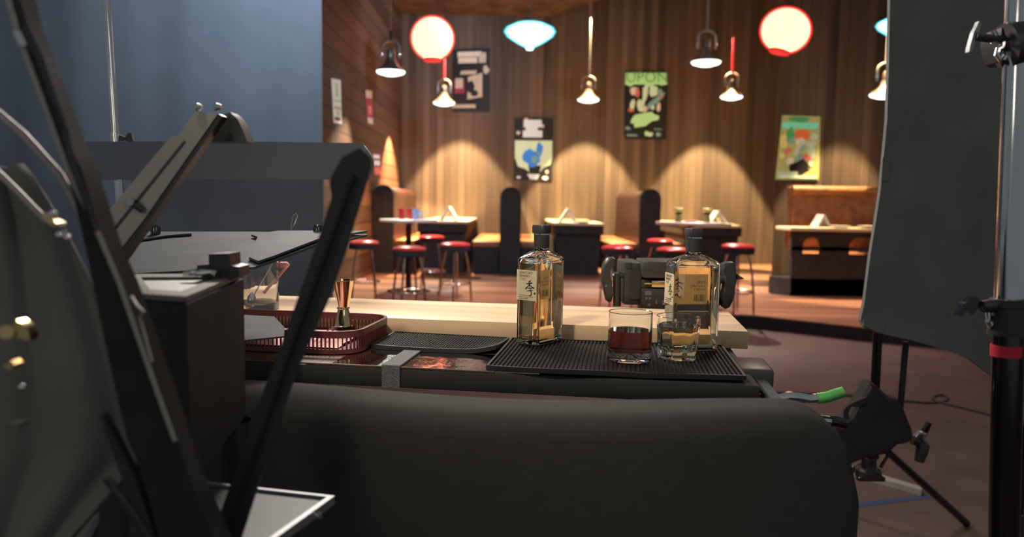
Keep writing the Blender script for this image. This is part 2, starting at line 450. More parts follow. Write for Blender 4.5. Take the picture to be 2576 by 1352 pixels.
# ================================================================== BAR SET: booths
BG = 'booths along the back wall'
def bench(x, label, sides=(-1, 1), y0=13.0, reach=0.66):
    t = thing('booth_bench', label, 'bench', (x, y0, BZ), 0, BG)
    y1 = YW - 0.02
    # back panel with rounded top
    def prof(w, h, y):
        pts = [Vector((x-w/2, y, BZ))] + [Vector((x + w/2*math.cos(a), y, BZ+h-w/2+w/2*math.sin(a))) for a in [math.pi*(1-i/10) for i in range(11)]] + [Vector((x+w/2, y, BZ))]
        return pts
    obj('end_panel', MB().prism(prof(0.36, 1.52, y0), (0, 0.07, 0)), 'boothblack', t)
    obj('backrest', MB().prism(prof(0.30, 1.49, y0+0.072), (0, y1-y0-0.08, 0)), 'leatherdark', t)
    for sgn in sides:
        xa, xb = x + sgn*0.18, x + sgn*reach
        obj('seat', MB().box(((xa+xb)/2, (y0+y1)/2+0.05, BZ+0.52), (reach-0.18, y1-y0-0.1, 0.10), bev=0.02), 'leather', t)
        obj('seat_base', MB().box(((xa+xb)/2, (y0+y1)/2+0.05, BZ+0.235), (reach-0.22, y1-y0-0.12, 0.468)), 'boothblack', t)
    return t
bench(XL+0.19, 'booth bench with brown leather back against the wooden side wall', (1,), reach=0.53)
bench(-0.04, 'tall black double booth bench below the blue-splash poster')
bench(2.36, 'tall glossy double booth bench behind the stool nearest the cinema camera')
def booth_table(x, label):
    t = thing('booth_table', label, 'table', (x, 13.0, BZ), 0, BG)
    zt = P(1455, 562, 13.0).z
    y1 = YW - 0.02
    obj('tabletop', MB().box((x, (13.0+y1)/2, zt-0.02), (0.90, y1-13.0, 0.04), bev=0.008), 'tablewood', t)
    obj('apron', MB().box((x, (13.03+y1)/2, zt-0.115), (0.86, y1-13.03, 0.148)), 'boothblack', t)
    obj('pedestal', MB().prism([(x-0.40, 13.12, zt-0.19), (x+0.40, 13.12, zt-0.19), (x+0.36, 13.12, BZ), (x-0.36, 13.12, BZ)], (0, 2.4, 0)), 'boothblack', t)
    return t
booth_table(-1.22, 'booth table jutting out behind the small round table with coloured tumblers')
booth_table(1.14, 'booth table under the poster with blue artwork, directly behind the pale whisky bottle')
booth_table(3.52, 'booth table behind the round table holding two yellow lidded jars')
ZBT = P(1455, 562, 13.0).z

# right booth in front of the nearer wall
rb = thing('booth_bench', 'wide brown leather bench under the green and yellow poster', 'bench', (5.4, 11.6, BZ), 0)
x0 = P(1992, 500, 11.6).x
zt = P(2090, 470, 11.6).z
obj('backrest', MB().box(((x0+8)/2, 11.75, (BZ+zt)/2+0.3), (8-x0, 0.26, zt-BZ-0.6), bev=0.06), 'leather', rb)
obj('back_roll', MB().tube([(x0, 11.60, zt-0.06), (8, 11.60, zt-0.06)], 0.07, 12), 'leather', rb)
obj('seat', MB().box(((x0+8)/2, 11.34, BZ+0.52), (8-x0, 0.54, 0.12), bev=0.03), 'leather', rb)
obj('seat_base', MB().box(((x0+8)/2, 11.34, BZ+0.23), (8-x0, 0.46, 0.46)), 'boothblack', rb)
yt = 10.5
zrt = P(2090, 578, yt).z
xa = P(1952, 575, yt+0.5).x
rt = thing('booth_table', 'long booth table with cut-out black panel beside the hanging black cloth flag', 'table', (5.2, yt, BZ), 0)
obj('tabletop', MB().box(((xa+8)/2, yt+0.225, zrt), (8-xa, 0.60, 0.05), bev=0.01), 'tablewood', rt)
# panel with two arched openings (built as bars around the openings)
pan = MB()
def px_x(px): return P(px, 620, yt+0.05).x
zA, zB, zC_, zD = zrt-0.026, P(2090, 598, yt).z, P(2090, 622, yt).z, BZ
zE, zF_ = P(2090, 632, yt).z, P(2090, 640, yt).z
cols = [px_x(1988), px_x(2018), px_x(2062), px_x(2135), px_x(2240), 8.0]
pan.box(((cols[0]+8)/2, yt+0.05, (zA+zB)/2), (8-cols[0], 0.06, zA-zB))
for a, b in ((cols[0], cols[1]), (cols[2], cols[3]), (cols[4], cols[5])):
    pan.box(((a+b)/2, yt+0.05, (zB+zF_)/2), (b-a, 0.06, zB-zF_))
pan.box(((cols[0]+8)/2, yt+0.05, (zC_+zE)/2), (8-cols[0], 0.06, zC_-zE))
pan.prism([(cols[0]+0.02, yt+0.02, zF_), (8, yt+0.02, zF_), (8, yt+0.02, BZ+0.02), (cols[0]+0.02, yt+0.02, BZ+0.02)], (0, 0.06, 0))
pan.prism([(cols[0]-0.16, yt+0.3, BZ), (cols[0]+0.02, yt+0.02, BZ), (8, yt+0.02, BZ), (8, yt+0.4, BZ), (cols[0]-0.16, yt+0.4, BZ)], (0, 0, 0.25))
# arch corners
for a, b in ((cols[1], cols[2]), (cols[3], cols[4])):
    for sgn, xx in ((1, a), (-1, b)):
        hh = (zB-zC_)*0.9
        pts = [(xx, yt+0.02, zB)] + [(xx+sgn*hh*(1-math.sin(t)), yt+0.02, zB-hh*(1-math.cos(t))) for t in [math.pi/2*i/6 for i in range(7)]]
        pan.prism(pts, (0, 0.06, 0))
obj('front_panel', pan, 'boothblack', rt)

# ================================================================== round tables
def round_table(cx, cy, r, zt, label, top):
    t = thing('round_table', label, 'table', (cx, cy, BZ), 0, 'round bar tables')
    obj('tabletop', MB().lathe([(0, zt-0.035), (r-0.01, zt-0.035), (r, zt-0.03), (r, zt-0.004), (r-0.006, zt), (0, zt)], (cx, cy, 0), 40), top, t)
    obj('stem', MB().lathe([(0.045, BZ+0.05), (0.04, BZ+0.2), (0.04, zt-0.08), (0.10, zt-0.036)], (cx, cy, 0), 20), 'darkchrome', t)
    obj('base', MB().lathe([(0, BZ), (0.30, BZ), (0.30, BZ+0.015), (0.10, BZ+0.05), (0, BZ+0.055)], (cx, cy, 0), 32), 'darkchrome', t)
    return t
dT = 10.4
zT1 = P(1028, 552, dT).z
xT1 = P(1028, 552, dT).x
rT1 = 73*dT/FPX
round_table(xT1, dT, rT1, zT1, 'small round table with red and blue tumblers near the side wall', 'tablewhite')
dT2 = 9.6
zT2 = P(1735, 559, dT2).z
xT2 = P(1735, 559, dT2).x
rT2 = 84*dT2/FPX
round_table(xT2, dT2, rT2, zT2, 'small round table with two yellow lidded jars', 'tablewhite')

# ================================================================== bar stools
def make_stool(label):
    t = thing('bar_stool', label, 'stool', (0, 0, 0), 0, 'red bar stools')
    h = 0.75
    obj('seat', MB().lathe([(0, h-0.05), (0.17, h-0.05), (0.185, h-0.04), (0.188, h-0.022), (0.17, h-0.006), (0.12, h+0.006), (0, h+0.01)], n=32), 'redseat', t, False)
    obj('seat_band', MB().lathe([(0.17, h-0.105), (0.183, h-0.1), (0.187, h-0.05), (0.16, h-0.05)], n=32), 'boothblack', t, False)
    for k in range(4):
        a = math.pi/4 + k*math.pi/2
        ca, sa = math.cos(a), math.sin(a)
        pts = [(ca*r, sa*r, z) for r, z in ((0.12, h-0.10), (0.135, h-0.16), (0.165, h-0.30), (0.19, h-0.50), (0.205, 0.0))]
        obj('leg', MB().tube(pts, 0.0135, 8), 'copperleg', t, False)
    obj('foot_ring', MB().tube(arc((0, 0, 0.24), 0.197, 0, 2*math.pi*27/28, 28, 'xy'), 0.011, 8, closed=True), 'copperleg', t, False)
    return t
stool_spots = [  # seat pixel, depth, turn, label
    (915, 606, 9.4, 0.2, 'red-topped stool standing against the wooden side wall'),
    (1030, 621, 8.4, 0.5, 'red-topped stool in front of the stem of the round table with tumblers'),
    (1086, 593, 11.0, 0.1, 'red-topped stool behind the round table with tumblers, below its menu card'),
    (1146, 611, 9.4, 0.75, 'red-topped stool beside the black booth end, just before the pale whisky bottle'),
    (1552, 619, 9.1, 0.3, 'red-topped stool behind the grip of the cinema camera'),
    (1661, 602, 10.8, 0.6, 'red-topped stool behind the cinema camera, the farther of an overlapping pair'),
    (1692, 624, 8.8, 0.1, 'red-topped stool behind the cinema camera, the nearer of an overlapping pair'),
    (1857, 615, 8.7, 0.4, 'red-topped stool standing free on the open bar floor beside the long booth'),
]
st0 = make_stool('red-topped stool')
for i, (px, py, d, rz, lab) in enumerate(stool_spots):
    p = P(px, py, d)
    o = st0 if i == 0 else dup(st0, (0, 0, 0), 0, lab)
    o['label'] = lab
    s = (p.z - BZ)/0.75
    o.location = (p.x, p.y, BZ); o.rotation_euler = (0, 0, rz)
    o.scale = (1, 1, s)

# ================================================================== things on the bar tables
def make_tent():
    mb = MB()
    w, h, L, t = 0.17, 0.25, 0.30, 0.022
    outer = [(-w, 0), (-0.012, h), (0.012, h), (w, 0)]
    inner = [(w-2.4*t, 0), (0, h-2.6*t), (-w+2.4*t, 0)]
    mb.prism([(x, -L/2, z) for x, z in outer+inner], (0, L, 0))
    return mb
tent0 = None
tents = [(1123, 556, 12.9, 13.45, 'folded white menu card on the booth table behind the coloured tumblers'),
         (1431, 560, 13.1, 13.45, 'folded white menu card on the booth table behind the pale whisky bottle'),
         (1816, 560, 13.1, 13.45, 'folded white menu card beside the second yellow lidded jar'),
         (2069, 570, 10.8, 10.87, 'folded white menu card on the long booth table near the black flag')]
for i, (px, py, d, yy, lab) in enumerate(tents):
    zt_ = (zrt+0.0255) if i == 3 else ZBT+0.0005
    x = P(px, py, d).x
    if i == 0:
        o = tent0 = obj('menu_card', make_tent(), 'whitepaper', angle=20)
    else:
        o = tent0.copy(); COL.objects.link(o)
    o.location = (x, yy, zt_); o.rotation_euler = (0, 0, 0.06*(i-1))
    if i == 3: o.scale = (0.66, 0.66, 0.72)
    tag(o, lab, 'menu', 'folded menu cards')
pl0 = None
def plate_at(x, y, z, lab, s=1.0):
    global pl0
    if pl0 is None:
        pl0 = obj('plate', MB().lathe([(0, 0), (0.07, 0), (0.13, 0.022), (0.135, 0.03), (0.128, 0.03), (0.07, 0.012), (0, 0.010)], n=28), 'plate')
        o = pl0
    else:
        o = pl0.copy(); COL.objects.link(o)
    o.location = (x, y, z); o.scale = (s, s, s)
    tag(o, lab, 'plate', 'white plates')
x = P(1450, 560, 13.1).x
plate_at(1.22, 13.15, ZBT+0.0005, 'white plate on the booth table behind the pale whisky bottle', 1.0)
plate_at(3.72, 13.15, ZBT+0.0005, 'white plate on the booth table in front of the menu card by the jars')
plate_at(P(1728, 557, dT2).x, dT2-0.2, zT2+0.0005, 'white plate on the round table between the two yellow lidded jars', 0.7)
plate_at(P(2105, 570, 10.7).x, 10.585, zrt+0.0255, 'white plate on the long booth table, next to the menu card')
plate_at(P(2175, 570, 10.7).x, 10.585, zrt+0.0255, 'white plate on the long booth table, next to the black flag', 1.1)
def tumbler(name, px, py, d, zt, r, h, m, lab, cat='cup'):
    x = P(px, py, d).x
    o = obj(name, MB().lathe([(0, 0), (r*0.75, 0), (r, h), (r*0.92, h), (r*0.68, 0.012), (0, 0.012)], n=20), m)
    o.location = (x, d, zt+0.0005)
    return tag(o, lab, cat, 'tumblers on the round table')
tumbler('tumbler', 1010, 530, 10.35, zT1, 0.042, 0.145, 'redglass', 'red tumbler standing alone on the small round table')
tumbler('tumbler', 1032, 530, 10.5, zT1, 0.042, 0.14, 'redglass', 'red tumbler touching the pale blue tumbler')
tumbler('tumbler', 1045, 530, 10.3, zT1, 0.05, 0.15, 'blueglass', 'pale blue tumbler beside a red one on the round table')
tumbler('tumbler', 1059, 532, 10.55, zT1, 0.038, 0.12, 'plate', 'white tumbler beside the pale blue tumbler')
def jar(px, d, lab):
    x = P(px, 540, d).x
    t = thing('jar', lab, 'jar', (x, d, zT2+0.0005), 0, 'yellow lidded jars')
    obj('body', MB().lathe([(0, 0), (0.042, 0), (0.045, 0.02), (0.036, 0.07), (0.036, 0.095), (0, 0.095)], n=20), 'jar', t, False)
    obj('neck_band', MB().lathe([(0.030, 0.0955), (0.042, 0.098), (0.042, 0.122), (0.030, 0.124)], n=20), 'boothblack', t, False)
    obj('lid', MB().lathe([(0, 0.125), (0.045, 0.125), (0.062, 0.145), (0.062, 0.168), (0.05, 0.176), (0, 0.176)], n=20), 'jarlid', t, False)
jar(1707, dT2-0.02, 'yellow lidded jar with black neck on the open side of the round table')
jar(1779, dT2-0.02, 'yellow lidded jar with black neck next to a menu card')

# ================================================================== pendant lamps, lanterns, cyan lamps
def make_pendant(label, rodm, rod_len):
    t = thing('pendant_lamp', label, 'lamp', (0, 0, 0), 0, 'hanging metal pendant lamps')
    r = 0.21
    lens = MB().lathe([(0, -0.05), (0.10, -0.047), (0.19, -0.02), (r, 0.0), (r, 0.012), (0, 0.02)], n=32)
    obj('lens', lens, 'lampwhite', t, False)
    obj('shade', MB().lathe([(r+0.006, 0.013), (r-0.005, 0.03), (0.13, 0.085), (0.085, 0.15), (0.07, 0.21), (0, 0.215)], n=32), 'pewter', t, False)
    obj('socket', MB().lathe([(0.06, 0.215), (0.062, 0.30), (0.045, 0.34), (0, 0.35)], n=20), 'pewter', t, False)
    for sx in (-1, 1):
        obj('knob', MB().lathe([(0, 0.235), (0.028, 0.243), (0.028, 0.277), (0, 0.285)], (sx*0.128, 0, 0), 14), 'chrome', t, False)
    yk = [(-0.125, 0, 0.20), (-0.125, 0, 0.33)] + [(0.125*math.cos(a), 0, 0.36+0.10*math.sin(a)) for a in [math.pi*(1-i/10) for i in range(11)]] + [(0.125, 0, 0.33), (0.125, 0, 0.20)]
    obj('yoke', MB().tube(yk, 0.02, 8), 'rodgrey', t, False)
    rod = MB()
    rod.tube([(0, 0, 0.45), (0, 0, rod_len)], 0.022, 10)
    obj('rod', rod, rodm, t, False)
    return t
pend = [  # lens pixel, depth, rod, label
    (983, 182, 11.4, 'boothblack', 1.0, 'pendant lamp on a dark cord beside the red lantern, over the round table with tumblers'),
    (1117, 260, 15.1, 'rodglow', 1.0, 'small pendant lamp hanging on a rod painted with lantern glow below the rounder red lantern'),
    (1480, 252, 15.1, 'rodgrey', 1.0, 'small pendant lamp on a grey rod between the blue poster and the green-lettered poster'),
    (1776, 158, 11.2, 'rodgrey', 1.0, 'larger pendant lamp on a pale rod above the round table with jars'),
    (1840, 245, 14.9, 'rodglow', 1.0, 'small pendant lamp on a rod painted with lantern glow under the tilted red lantern'),
    (2226, 240, 11.2, 'rodgrey', 1.0, 'pendant lamp half hidden by the edge of the black flag'),
]
for (px, py, d, rodm, k, lab) in pend:
    p = P(px, py, d)
    if rodm == 'rodglow':
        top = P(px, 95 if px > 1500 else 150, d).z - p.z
        t = make_pendant(lab, 'rodglow', top)
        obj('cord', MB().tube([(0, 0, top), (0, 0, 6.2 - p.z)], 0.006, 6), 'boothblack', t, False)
    elif rodm == 'boothblack':
        t = make_pendant(lab, 'boothblack', 0.6)
        obj('cord', MB().tube([(0, 0, 0.5), (0, 0, 6.2 - p.z)], 0.008, 6), 'rodgrey', t, False)
    else:
        t = make_pendant(lab, rodm, 6.2 - p.z)
    t.location = p
    # pendant's own light; wall washers are unseen spots added to shape the scallops
    near = d < 12
    tx = {1117: 0.26, 1480: 0.08, 1840: -0.12}.get(px, 0.0)
    off = 0.75 if not near else 0.0
    lp = Vector((p.x + tx, p.y + (0.55 if not near else 0), p.z - 0.06))
    if px == 2226:
        light('added_wall_washer', 'SPOT', (p.x-0.2, YR-1.0, 4.6), 2300, WARM, (p.x-0.2, YR-1.0, 0), 0.03, 50, 0.22)
    elif near:
        light('pendant_light', 'SPOT', lp, 900, (1.0, 0.88, 0.70), (lp.x, lp.y-1.2, 0), 0.05, 80, 0.5)
    else:
        light('added_wall_washer', 'SPOT', (lp.x, YW-1.2, 5.1), 5400, WARM, (lp.x, YW-1.2, 0), 0.03, 54, 0.16)
        light('pendant_light', 'SPOT', (p.x, p.y, p.z-0.07), 420, (1.0, 0.90, 0.72), (p.x-0.1, 13.5, 1.0), 0.04, 52, 0.5)
# lamp grazing the side wall near the corner
light('side_wall_light', 'SPOT', (XL+0.45, 14.8, P(990, 280, 14.8).z), 2000, (1.0, 0.5, 0.22), (XL+0.40, 14.8, 0), 0.03, 84, 0.2)
light('side_wall_low', 'SPOT', (XL+1.2, 12.6, 2.0), 240, (1.0, 0.47, 0.2), (XL, 12.2, 0.7), 0.1, 85, 0.9)

def sphere_prof(r, n=18, sy=1.0, z0=-1.0, z1=1.0):
    a0, a1 = math.asin(z0), math.asin(z1)
    return [(max(0, r*math.cos(a0+(a1-a0)*i/n)), sy*r*math.sin(a0+(a1-a0)*i/n)) for i in range(n+1)]
def lantern(px, py, d, rpx, label, tilt=0.0):
    p = P(px, py, d); r = rpx*d/FPX
    t = thing('paper_lantern', label, 'lantern', p, 0, 'round red lanterns')
    t.rotation_euler = (0, tilt, 0)
    obj('glow_core', MB().lathe(sphere_prof(r*0.92, z0=-0.9), n=40), 'lanternglow', t, False)
    obj('skin', MB().lathe(sphere_prof(r, z0=-0.9), n=40), 'lanternshell', t, False)
    obj('collar', MB().lathe([(r*0.42, -r*0.88), (r*0.40, -r*0.99), (r*0.34, -r*1.0), (0, -r*0.99)], n=28), 'lanterncollar', t, False)
    obj('cord', MB().tube([(0, 0, r*0.98), (0, 0, 6.2-p.z)], 0.006, 6), 'boothblack', t, False)
    return t
lantern(1088, 97, 12.6, 55, 'glowing round red lantern near the cyan lamp')
l2 = lantern(1976, 77, 11.0, 59, 'glowing tilted red lantern hanging near the black flag', 0.25)
l2.scale = (1.06, 1, 0.96)
def cyan_lamp(px, py, d, w, label):
    p = P(px, py, d); r = w/2*d/FPX
    t = thing('cyan_lamp', label, 'lamp', p, 0, 'cyan saucer lamps')
    prof = lambda k: [(0, -0.56*r*k), (0.16*r*k, -0.55*r*k), (0.55*r*k, -0.34*r*k), (0.90*r*k, -0.10*r*k), (r*k, 0.06*r*k), (0.93*r*k, 0.18*r*k), (0.6*r*k, 0.34*r*k), (0.25*r*k, 0.42*r*k), (0, 0.43*r*k)]
    obj('glow_core', MB().lathe(prof(0.93), n=40), 'cyanglow', t, False, 60)
    obj('skin', MB().lathe(prof(1.0), n=40), 'cyanshell', t, False, 60)
    obj('finial', MB().lathe([(0.15*r, -0.555*r), (0.13*r, -0.62*r), (0, -0.63*r)], n=20), 'cyanglow', t, False)
    obj('cord', MB().tube([(0, 0, 0.44*r), (0, 0, 6.2-p.z)], 0.006, 6), 'boothblack', t, False)
cyan_lamp(1333, 84, 12.0, 128, 'cyan saucer lamp in clear view beside the red lantern')
cyan_lamp(2262, 66, 9.6, 108, 'cyan saucer lamp mostly hidden behind the black flag')

# ================================================================== posters
def poster(name, corners, d_or_pts, base, shapes, label, mats):
    """corners: four pixel corners TL,TR,BR,BL; shapes: (material index, polygon in 0..1 uv with v down)"""
    A = d_or_pts
    def at(u, v, lift=0.0):
        q = A[0]*(1-u)*(1-v) + A[1]*u*(1-v) + A[2]*u*v + A[3]*(1-u)*v
        return q + NRM*lift
    NRM = (A[1]-A[0]).cross(A[3]-A[0]).normalized()
    if NRM.y > 0.2: NRM = -NRM
    if abs(NRM.y) < 0.2 and NRM.x < 0: NRM = -NRM
    t = thing(name, label, 'poster', (A[2]+A[3])/2, 0)
    obj('sheet', MB().prism([at(0, 0), at(1, 0), at(1, 1), at(0, 1)], -NRM*0.004), base, t)
    art = MB()
    for k, (mi, pts) in enumerate(shapes):
        art.mi = mi
        art.prism([at(u, v, 0.001+0.0006*k) for u, v in pts], NRM*0.0004)
    obj('artwork', art, mats, t)
    return t
def blob(cx, cy, rx, ry, n=9, jit=0.25, rot=0.0):
    out = []
    for i in range(n):
        a = 2*math.pi*i/n; k = 1+random.uniform(-jit, jit)
        x, y = rx*k*math.cos(a), ry*k*math.sin(a)
        out.append((min(1, max(0, cx+x*math.cos(rot)-y*math.sin(rot))), min(1, max(0, cy+x*math.sin(rot)+y*math.cos(rot)))))
    return out
def rect(x0, y0, x1, y1, sk=0.0):
    return [(x0+sk, y0), (x1+sk, y0), (x1, y1), (x0, y1)]
MT['poblack'] = M('black poster paper', (0.010, 0.010, 0.011), 0.6)
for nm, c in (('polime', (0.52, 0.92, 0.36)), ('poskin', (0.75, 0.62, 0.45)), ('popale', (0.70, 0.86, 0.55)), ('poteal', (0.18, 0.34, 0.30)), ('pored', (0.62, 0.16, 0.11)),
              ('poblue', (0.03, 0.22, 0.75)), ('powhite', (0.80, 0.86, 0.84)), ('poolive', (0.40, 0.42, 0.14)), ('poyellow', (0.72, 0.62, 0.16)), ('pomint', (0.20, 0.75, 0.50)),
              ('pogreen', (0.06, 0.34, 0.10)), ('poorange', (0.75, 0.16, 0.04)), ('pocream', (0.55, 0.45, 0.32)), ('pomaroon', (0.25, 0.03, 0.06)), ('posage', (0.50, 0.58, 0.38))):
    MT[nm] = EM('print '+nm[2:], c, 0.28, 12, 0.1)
# poster prints glow faintly by themselves in place of spots aimed at them
def back_pts(c):
    return [P(x, y, YW-0.02) for x, y in c]
sh = [(0, rect(0.02, 0.02, 0.98, 0.19)), (0, blob(0.12, 0.17, 0.12, 0.05)), (0, blob(0.88, 0.16, 0.10, 0.05)), (0, blob(0.58, 0.18, 0.10, 0.05)),
      (1, blob(0.22, 0.28, 0.10, 0.07)), (3, blob(0.30, 0.31, 0.05, 0.08)), (2, blob(0.48, 0.31, 0.06, 0.13, rot=0.2)), (2, blob(0.68, 0.29, 0.10, 0.09)), (4, blob(0.72, 0.43, 0.24, 0.05, rot=-0.5)),
      (4, blob(0.82, 0.30, 0.06, 0.06)), (3, blob(0.86, 0.37, 0.05, 0.03)), (2, blob(0.18, 0.49, 0.055, 0.08, rot=0.3)), (3, blob(0.16, 0.57, 0.08, 0.03)), (2, blob(0.38, 0.49, 0.09, 0.09)),
      (1, blob(0.46, 0.54, 0.06, 0.06)), (2, blob(0.66, 0.53, 0.05, 0.04)), (1, blob(0.79, 0.53, 0.045, 0.07)),
      (0, [(0.16, 0.71), (0.24, 0.64), (0.64, 0.59), (0.70, 0.63), (0.82, 0.65), (0.80, 0.71), (0.64, 0.73), (0.50, 0.80), (0.24, 0.83), (0.22, 0.77), (0.14, 0.76)]),
      (4, blob(0.08, 0.84, 0.07, 0.03)), (4, rect(0.05, 0.93, 0.30, 0.955)), (0, blob(0.53, 0.92, 0.06, 0.035)), (2, blob(0.62, 0.925, 0.06, 0.035)), (4, blob(0.80, 0.92, 0.06, 0.03)), (4, rect(0.70, 0.84, 0.88, 0.855))]
gp = poster('poster', None, back_pts([(1571, 180), (1681, 180), (1676, 352), (1571, 350)]), 'poblack', sh, 'black poster with lime green lettering and pale figures on the boarded wall', ['polime', 'poskin', 'popale', 'pored', 'poteal'])
# dark letter strokes inside the lime header
c = back_pts([(1571, 180), (1681, 180), (1676, 352), (1571, 350)])
hd = MB()
ex = (c[1]-c[0]); ez = (c[3]-c[0])
m4 = Matrix((( ex.normalized().x, -ez.normalized().x, 0, c[0].x+ex.x*0.03), (0, 0, -1, YW-0.05), (ex.normalized().z, -ez.normalized().z, 0, c[0].z+ex.z*0.03+ez.z*0.165), (0, 0, 0, 1)))
hd.text('UPON', 0.32, m4, 0.0005)
MT['limedark'] = M('darker lime print', (0.22, 0.50, 0.15), 0.7)
obj('lettering', hd, 'limedark', gp)
sh = [(0, rect(0.24, 0.03, 0.70, 0.15)), (0, rect(0.30, 0.15, 0.60, 0.20)), (0, rect(0.22, 0.20, 0.72, 0.31)), (1, rect(0.02, 0.36, 0.98, 0.66)), (1, [(0.04, 0.66), (0.97, 0.66), (0.94, 0.74), (0.75, 0.80), (0.68, 0.86), (0.38, 0.86), (0.30, 0.82), (0.10, 0.78)]),
      (4, [(0.36, 0.76), (0.70, 0.76), (0.66, 0.88), (0.40, 0.88)]),
      (2, blob(0.50, 0.64, 0.23, 0.13, 13, 0.3)), (2, blob(0.66, 0.50, 0.09, 0.11, 9, 0.3, 0.3)), (2, blob(0.38, 0.57, 0.10, 0.07)), (3, blob(0.52, 0.66, 0.09, 0.05)), (3, blob(0.63, 0.56, 0.05, 0.03)),
      (0, [(0.34, 0.90), (0.66, 0.90), (0.60, 0.985), (0.42, 0.985)]), (0, blob(0.81, 0.955, 0.07, 0.03)), (5, blob(0.85, 0.86, 0.04, 0.03)), (5, blob(0.30, 0.02, 0.05, 0.025)), (5, blob(0.72, 0.13, 0.05, 0.03)), (5, blob(0.10, 0.24, 0.05, 0.03)), (0, blob(0.12, 0.955, 0.05, 0.02))]
poster('poster', None, back_pts([(1294, 297), (1392, 297), (1390, 455), (1293, 453)]), 'poblack', sh, 'black poster with a blue splash on pale green and white lettering', ['powhite', 'popale', 'poblue', 'poteal', 'poblack', 'poskin'])
sh = [(0, rect(0.14, 0.04, 0.78, 0.12)), (0, rect(0.16, 0.13, 0.66, 0.22)), (3, rect(0.70, 0.06, 0.90, 0.22)), (2, rect(0.20, 0.34, 0.62, 0.40, 0.04)), (2, blob(0.90, 0.33, 0.08, 0.06)), (1, rect(0.06, 0.48, 0.32, 0.70)), (2, rect(0.08, 0.46, 0.28, 0.62)),
      (2, [(0.42, 0.44), (0.80, 0.38), (0.80, 0.76), (0.40, 0.80)]), (4, blob(0.50, 0.62, 0.14, 0.10)), (3, blob(0.68, 0.60, 0.09, 0.12)), (4, blob(0.58, 0.70, 0.09, 0.06)), (3, rect(-0.0, 0.88, 0.62, 0.935))]
poster('poster', None, back_pts([(1138, 125), (1232, 122), (1232, 282), (1138, 282)]), 'poblack', sh, 'dark poster with cream lettering and faded photo behind the red lantern', ['poskin', 'pomaroon', 'pocream', 'pocream', 'poblack'])
cr = [P(x, y, YR-0.02) for x, y in ((1968, 290), (2064, 293), (2060, 454), (1950, 452))]
sh = [(5, rect(0.0, 0.19, 0.72, 0.97)), (1, rect(0.02, 0.10, 0.95, 0.20)), (2, blob(0.45, 0.06, 0.30, 0.05)), (4, blob(0.10, 0.40, 0.10, 0.13)), (3, blob(0.30, 0.34, 0.12, 0.14)), (2, blob(0.26, 0.28, 0.10, 0.10)),
      (6, blob(0.55, 0.30, 0.20, 0.10, 12, 0.06)), (7, blob(0.53, 0.40, 0.15, 0.07)), (8, blob(0.78, 0.44, 0.14, 0.05)), (0, blob(0.32, 0.50, 0.12, 0.05, rot=-0.6)), (8, blob(0.48, 0.52, 0.20, 0.06, rot=-0.7)), (3, blob(0.58, 0.50, 0.10, 0.04, rot=-0.6)),
      (9, blob(0.22, 0.56, 0.14, 0.04, rot=-0.4)), (4, blob(0.10, 0.63, 0.08, 0.06)), (7, blob(0.30, 0.72, 0.10, 0.07)), (3, blob(0.50, 0.66, 0.10, 0.05, rot=-0.6)), (8, blob(0.80, 0.56, 0.10, 0.10)), (9, blob(0.70, 0.64, 0.10, 0.05)), (8, blob(0.86, 0.33, 0.10, 0.06)),
      (10, blob(0.55, 0.81, 0.26, 0.13)), (7, blob(0.80, 0.74, 0.05, 0.05)), (8, rect(0.02, 0.87, 0.5, 0.96)), (4, [(0.55, 0.95), (0.70, 0.88), (0.96, 0.80), (0.98, 0.95)]), (11, rect(0.08, 0.93, 0.95, 0.975))]
poster('poster', None, cr, 'poolive', sh, 'green and yellow poster with an orange-haired figure above the wide leather bench', ['poolive', 'pomint', 'pogreen', 'poteal', 'poyellow', 'poolive', 'poorange', 'poskin', 'posage', 'pored', 'poblack', 'popale'])
# small signs on the side wall
def side_pts(x0, x1, yt0, yt1, yb0, yb1):
    X = XL+0.012
    def onwall(px, py):
        v = ray(px, py); k = X/v.x
        return Vector((0, 0, CAMZ)) + v*k
    return [onwall(x0, yt0), onwall(x1, yt1), onwall(x1+3, yb1), onwall(x0+6, yb0)]
poster('wall_sign', None, side_pts(834, 857, 197, 202, 309, 312), 'powhite', [(0, rect(0.3, 0.08, 0.7, 0.40)), (0, rect(0.1, 0.46, 0.9, 0.52)), (1, rect(0.1, 0.6, 0.9, 0.7)), (1, rect(0.35, 0.72, 0.7, 0.82)), (2, rect(0.1, 0.86, 0.8, 0.94))], 'narrow white upright sign high on the wooden side wall', ['posage', 'pocream', 'pomaroon'])
poster('wall_sign', None, side_pts(918, 936, 224, 227, 312, 316), 'pomaroon', [(0, rect(0.1, 0.03, 0.95, 0.24)), (1, rect(0.3, 0.45, 0.8, 0.7)), (0, rect(0.1, 0.80, 0.95, 0.97))], 'narrow maroon upright sign with cream ends on the side wall', ['pocream', 'pored'])
poster('wall_sign', None, side_pts(936, 956, 386, 388, 444, 445), 'pomaroon', [(0, rect(0.1, 0.05, 0.9, 0.2)), (0, rect(0.1, 0.3, 0.9, 0.5)), (1, rect(0.1, 0.6, 0.9, 0.9))], 'small low maroon sign beside the side wall lamp glow', ['powhite', 'pored'])

# ================================================================== black backdrop curtain beside the bar set
YC = 7.2
xe = P(812, 400, YC).x
def curt(u, v):
    x = -9.5 + (xe+9.5)*u
    return (x, YC + 0.018*math.sin(x*5)+0.006*math.sin(x*13+1), v*6.5+0.0)
tag(obj('backdrop_curtain', MB().grid(curt, 260, 3), 'curtain', normals=False), 'tall black backdrop curtain washed with added cool light beside the bar set', 'curtain')

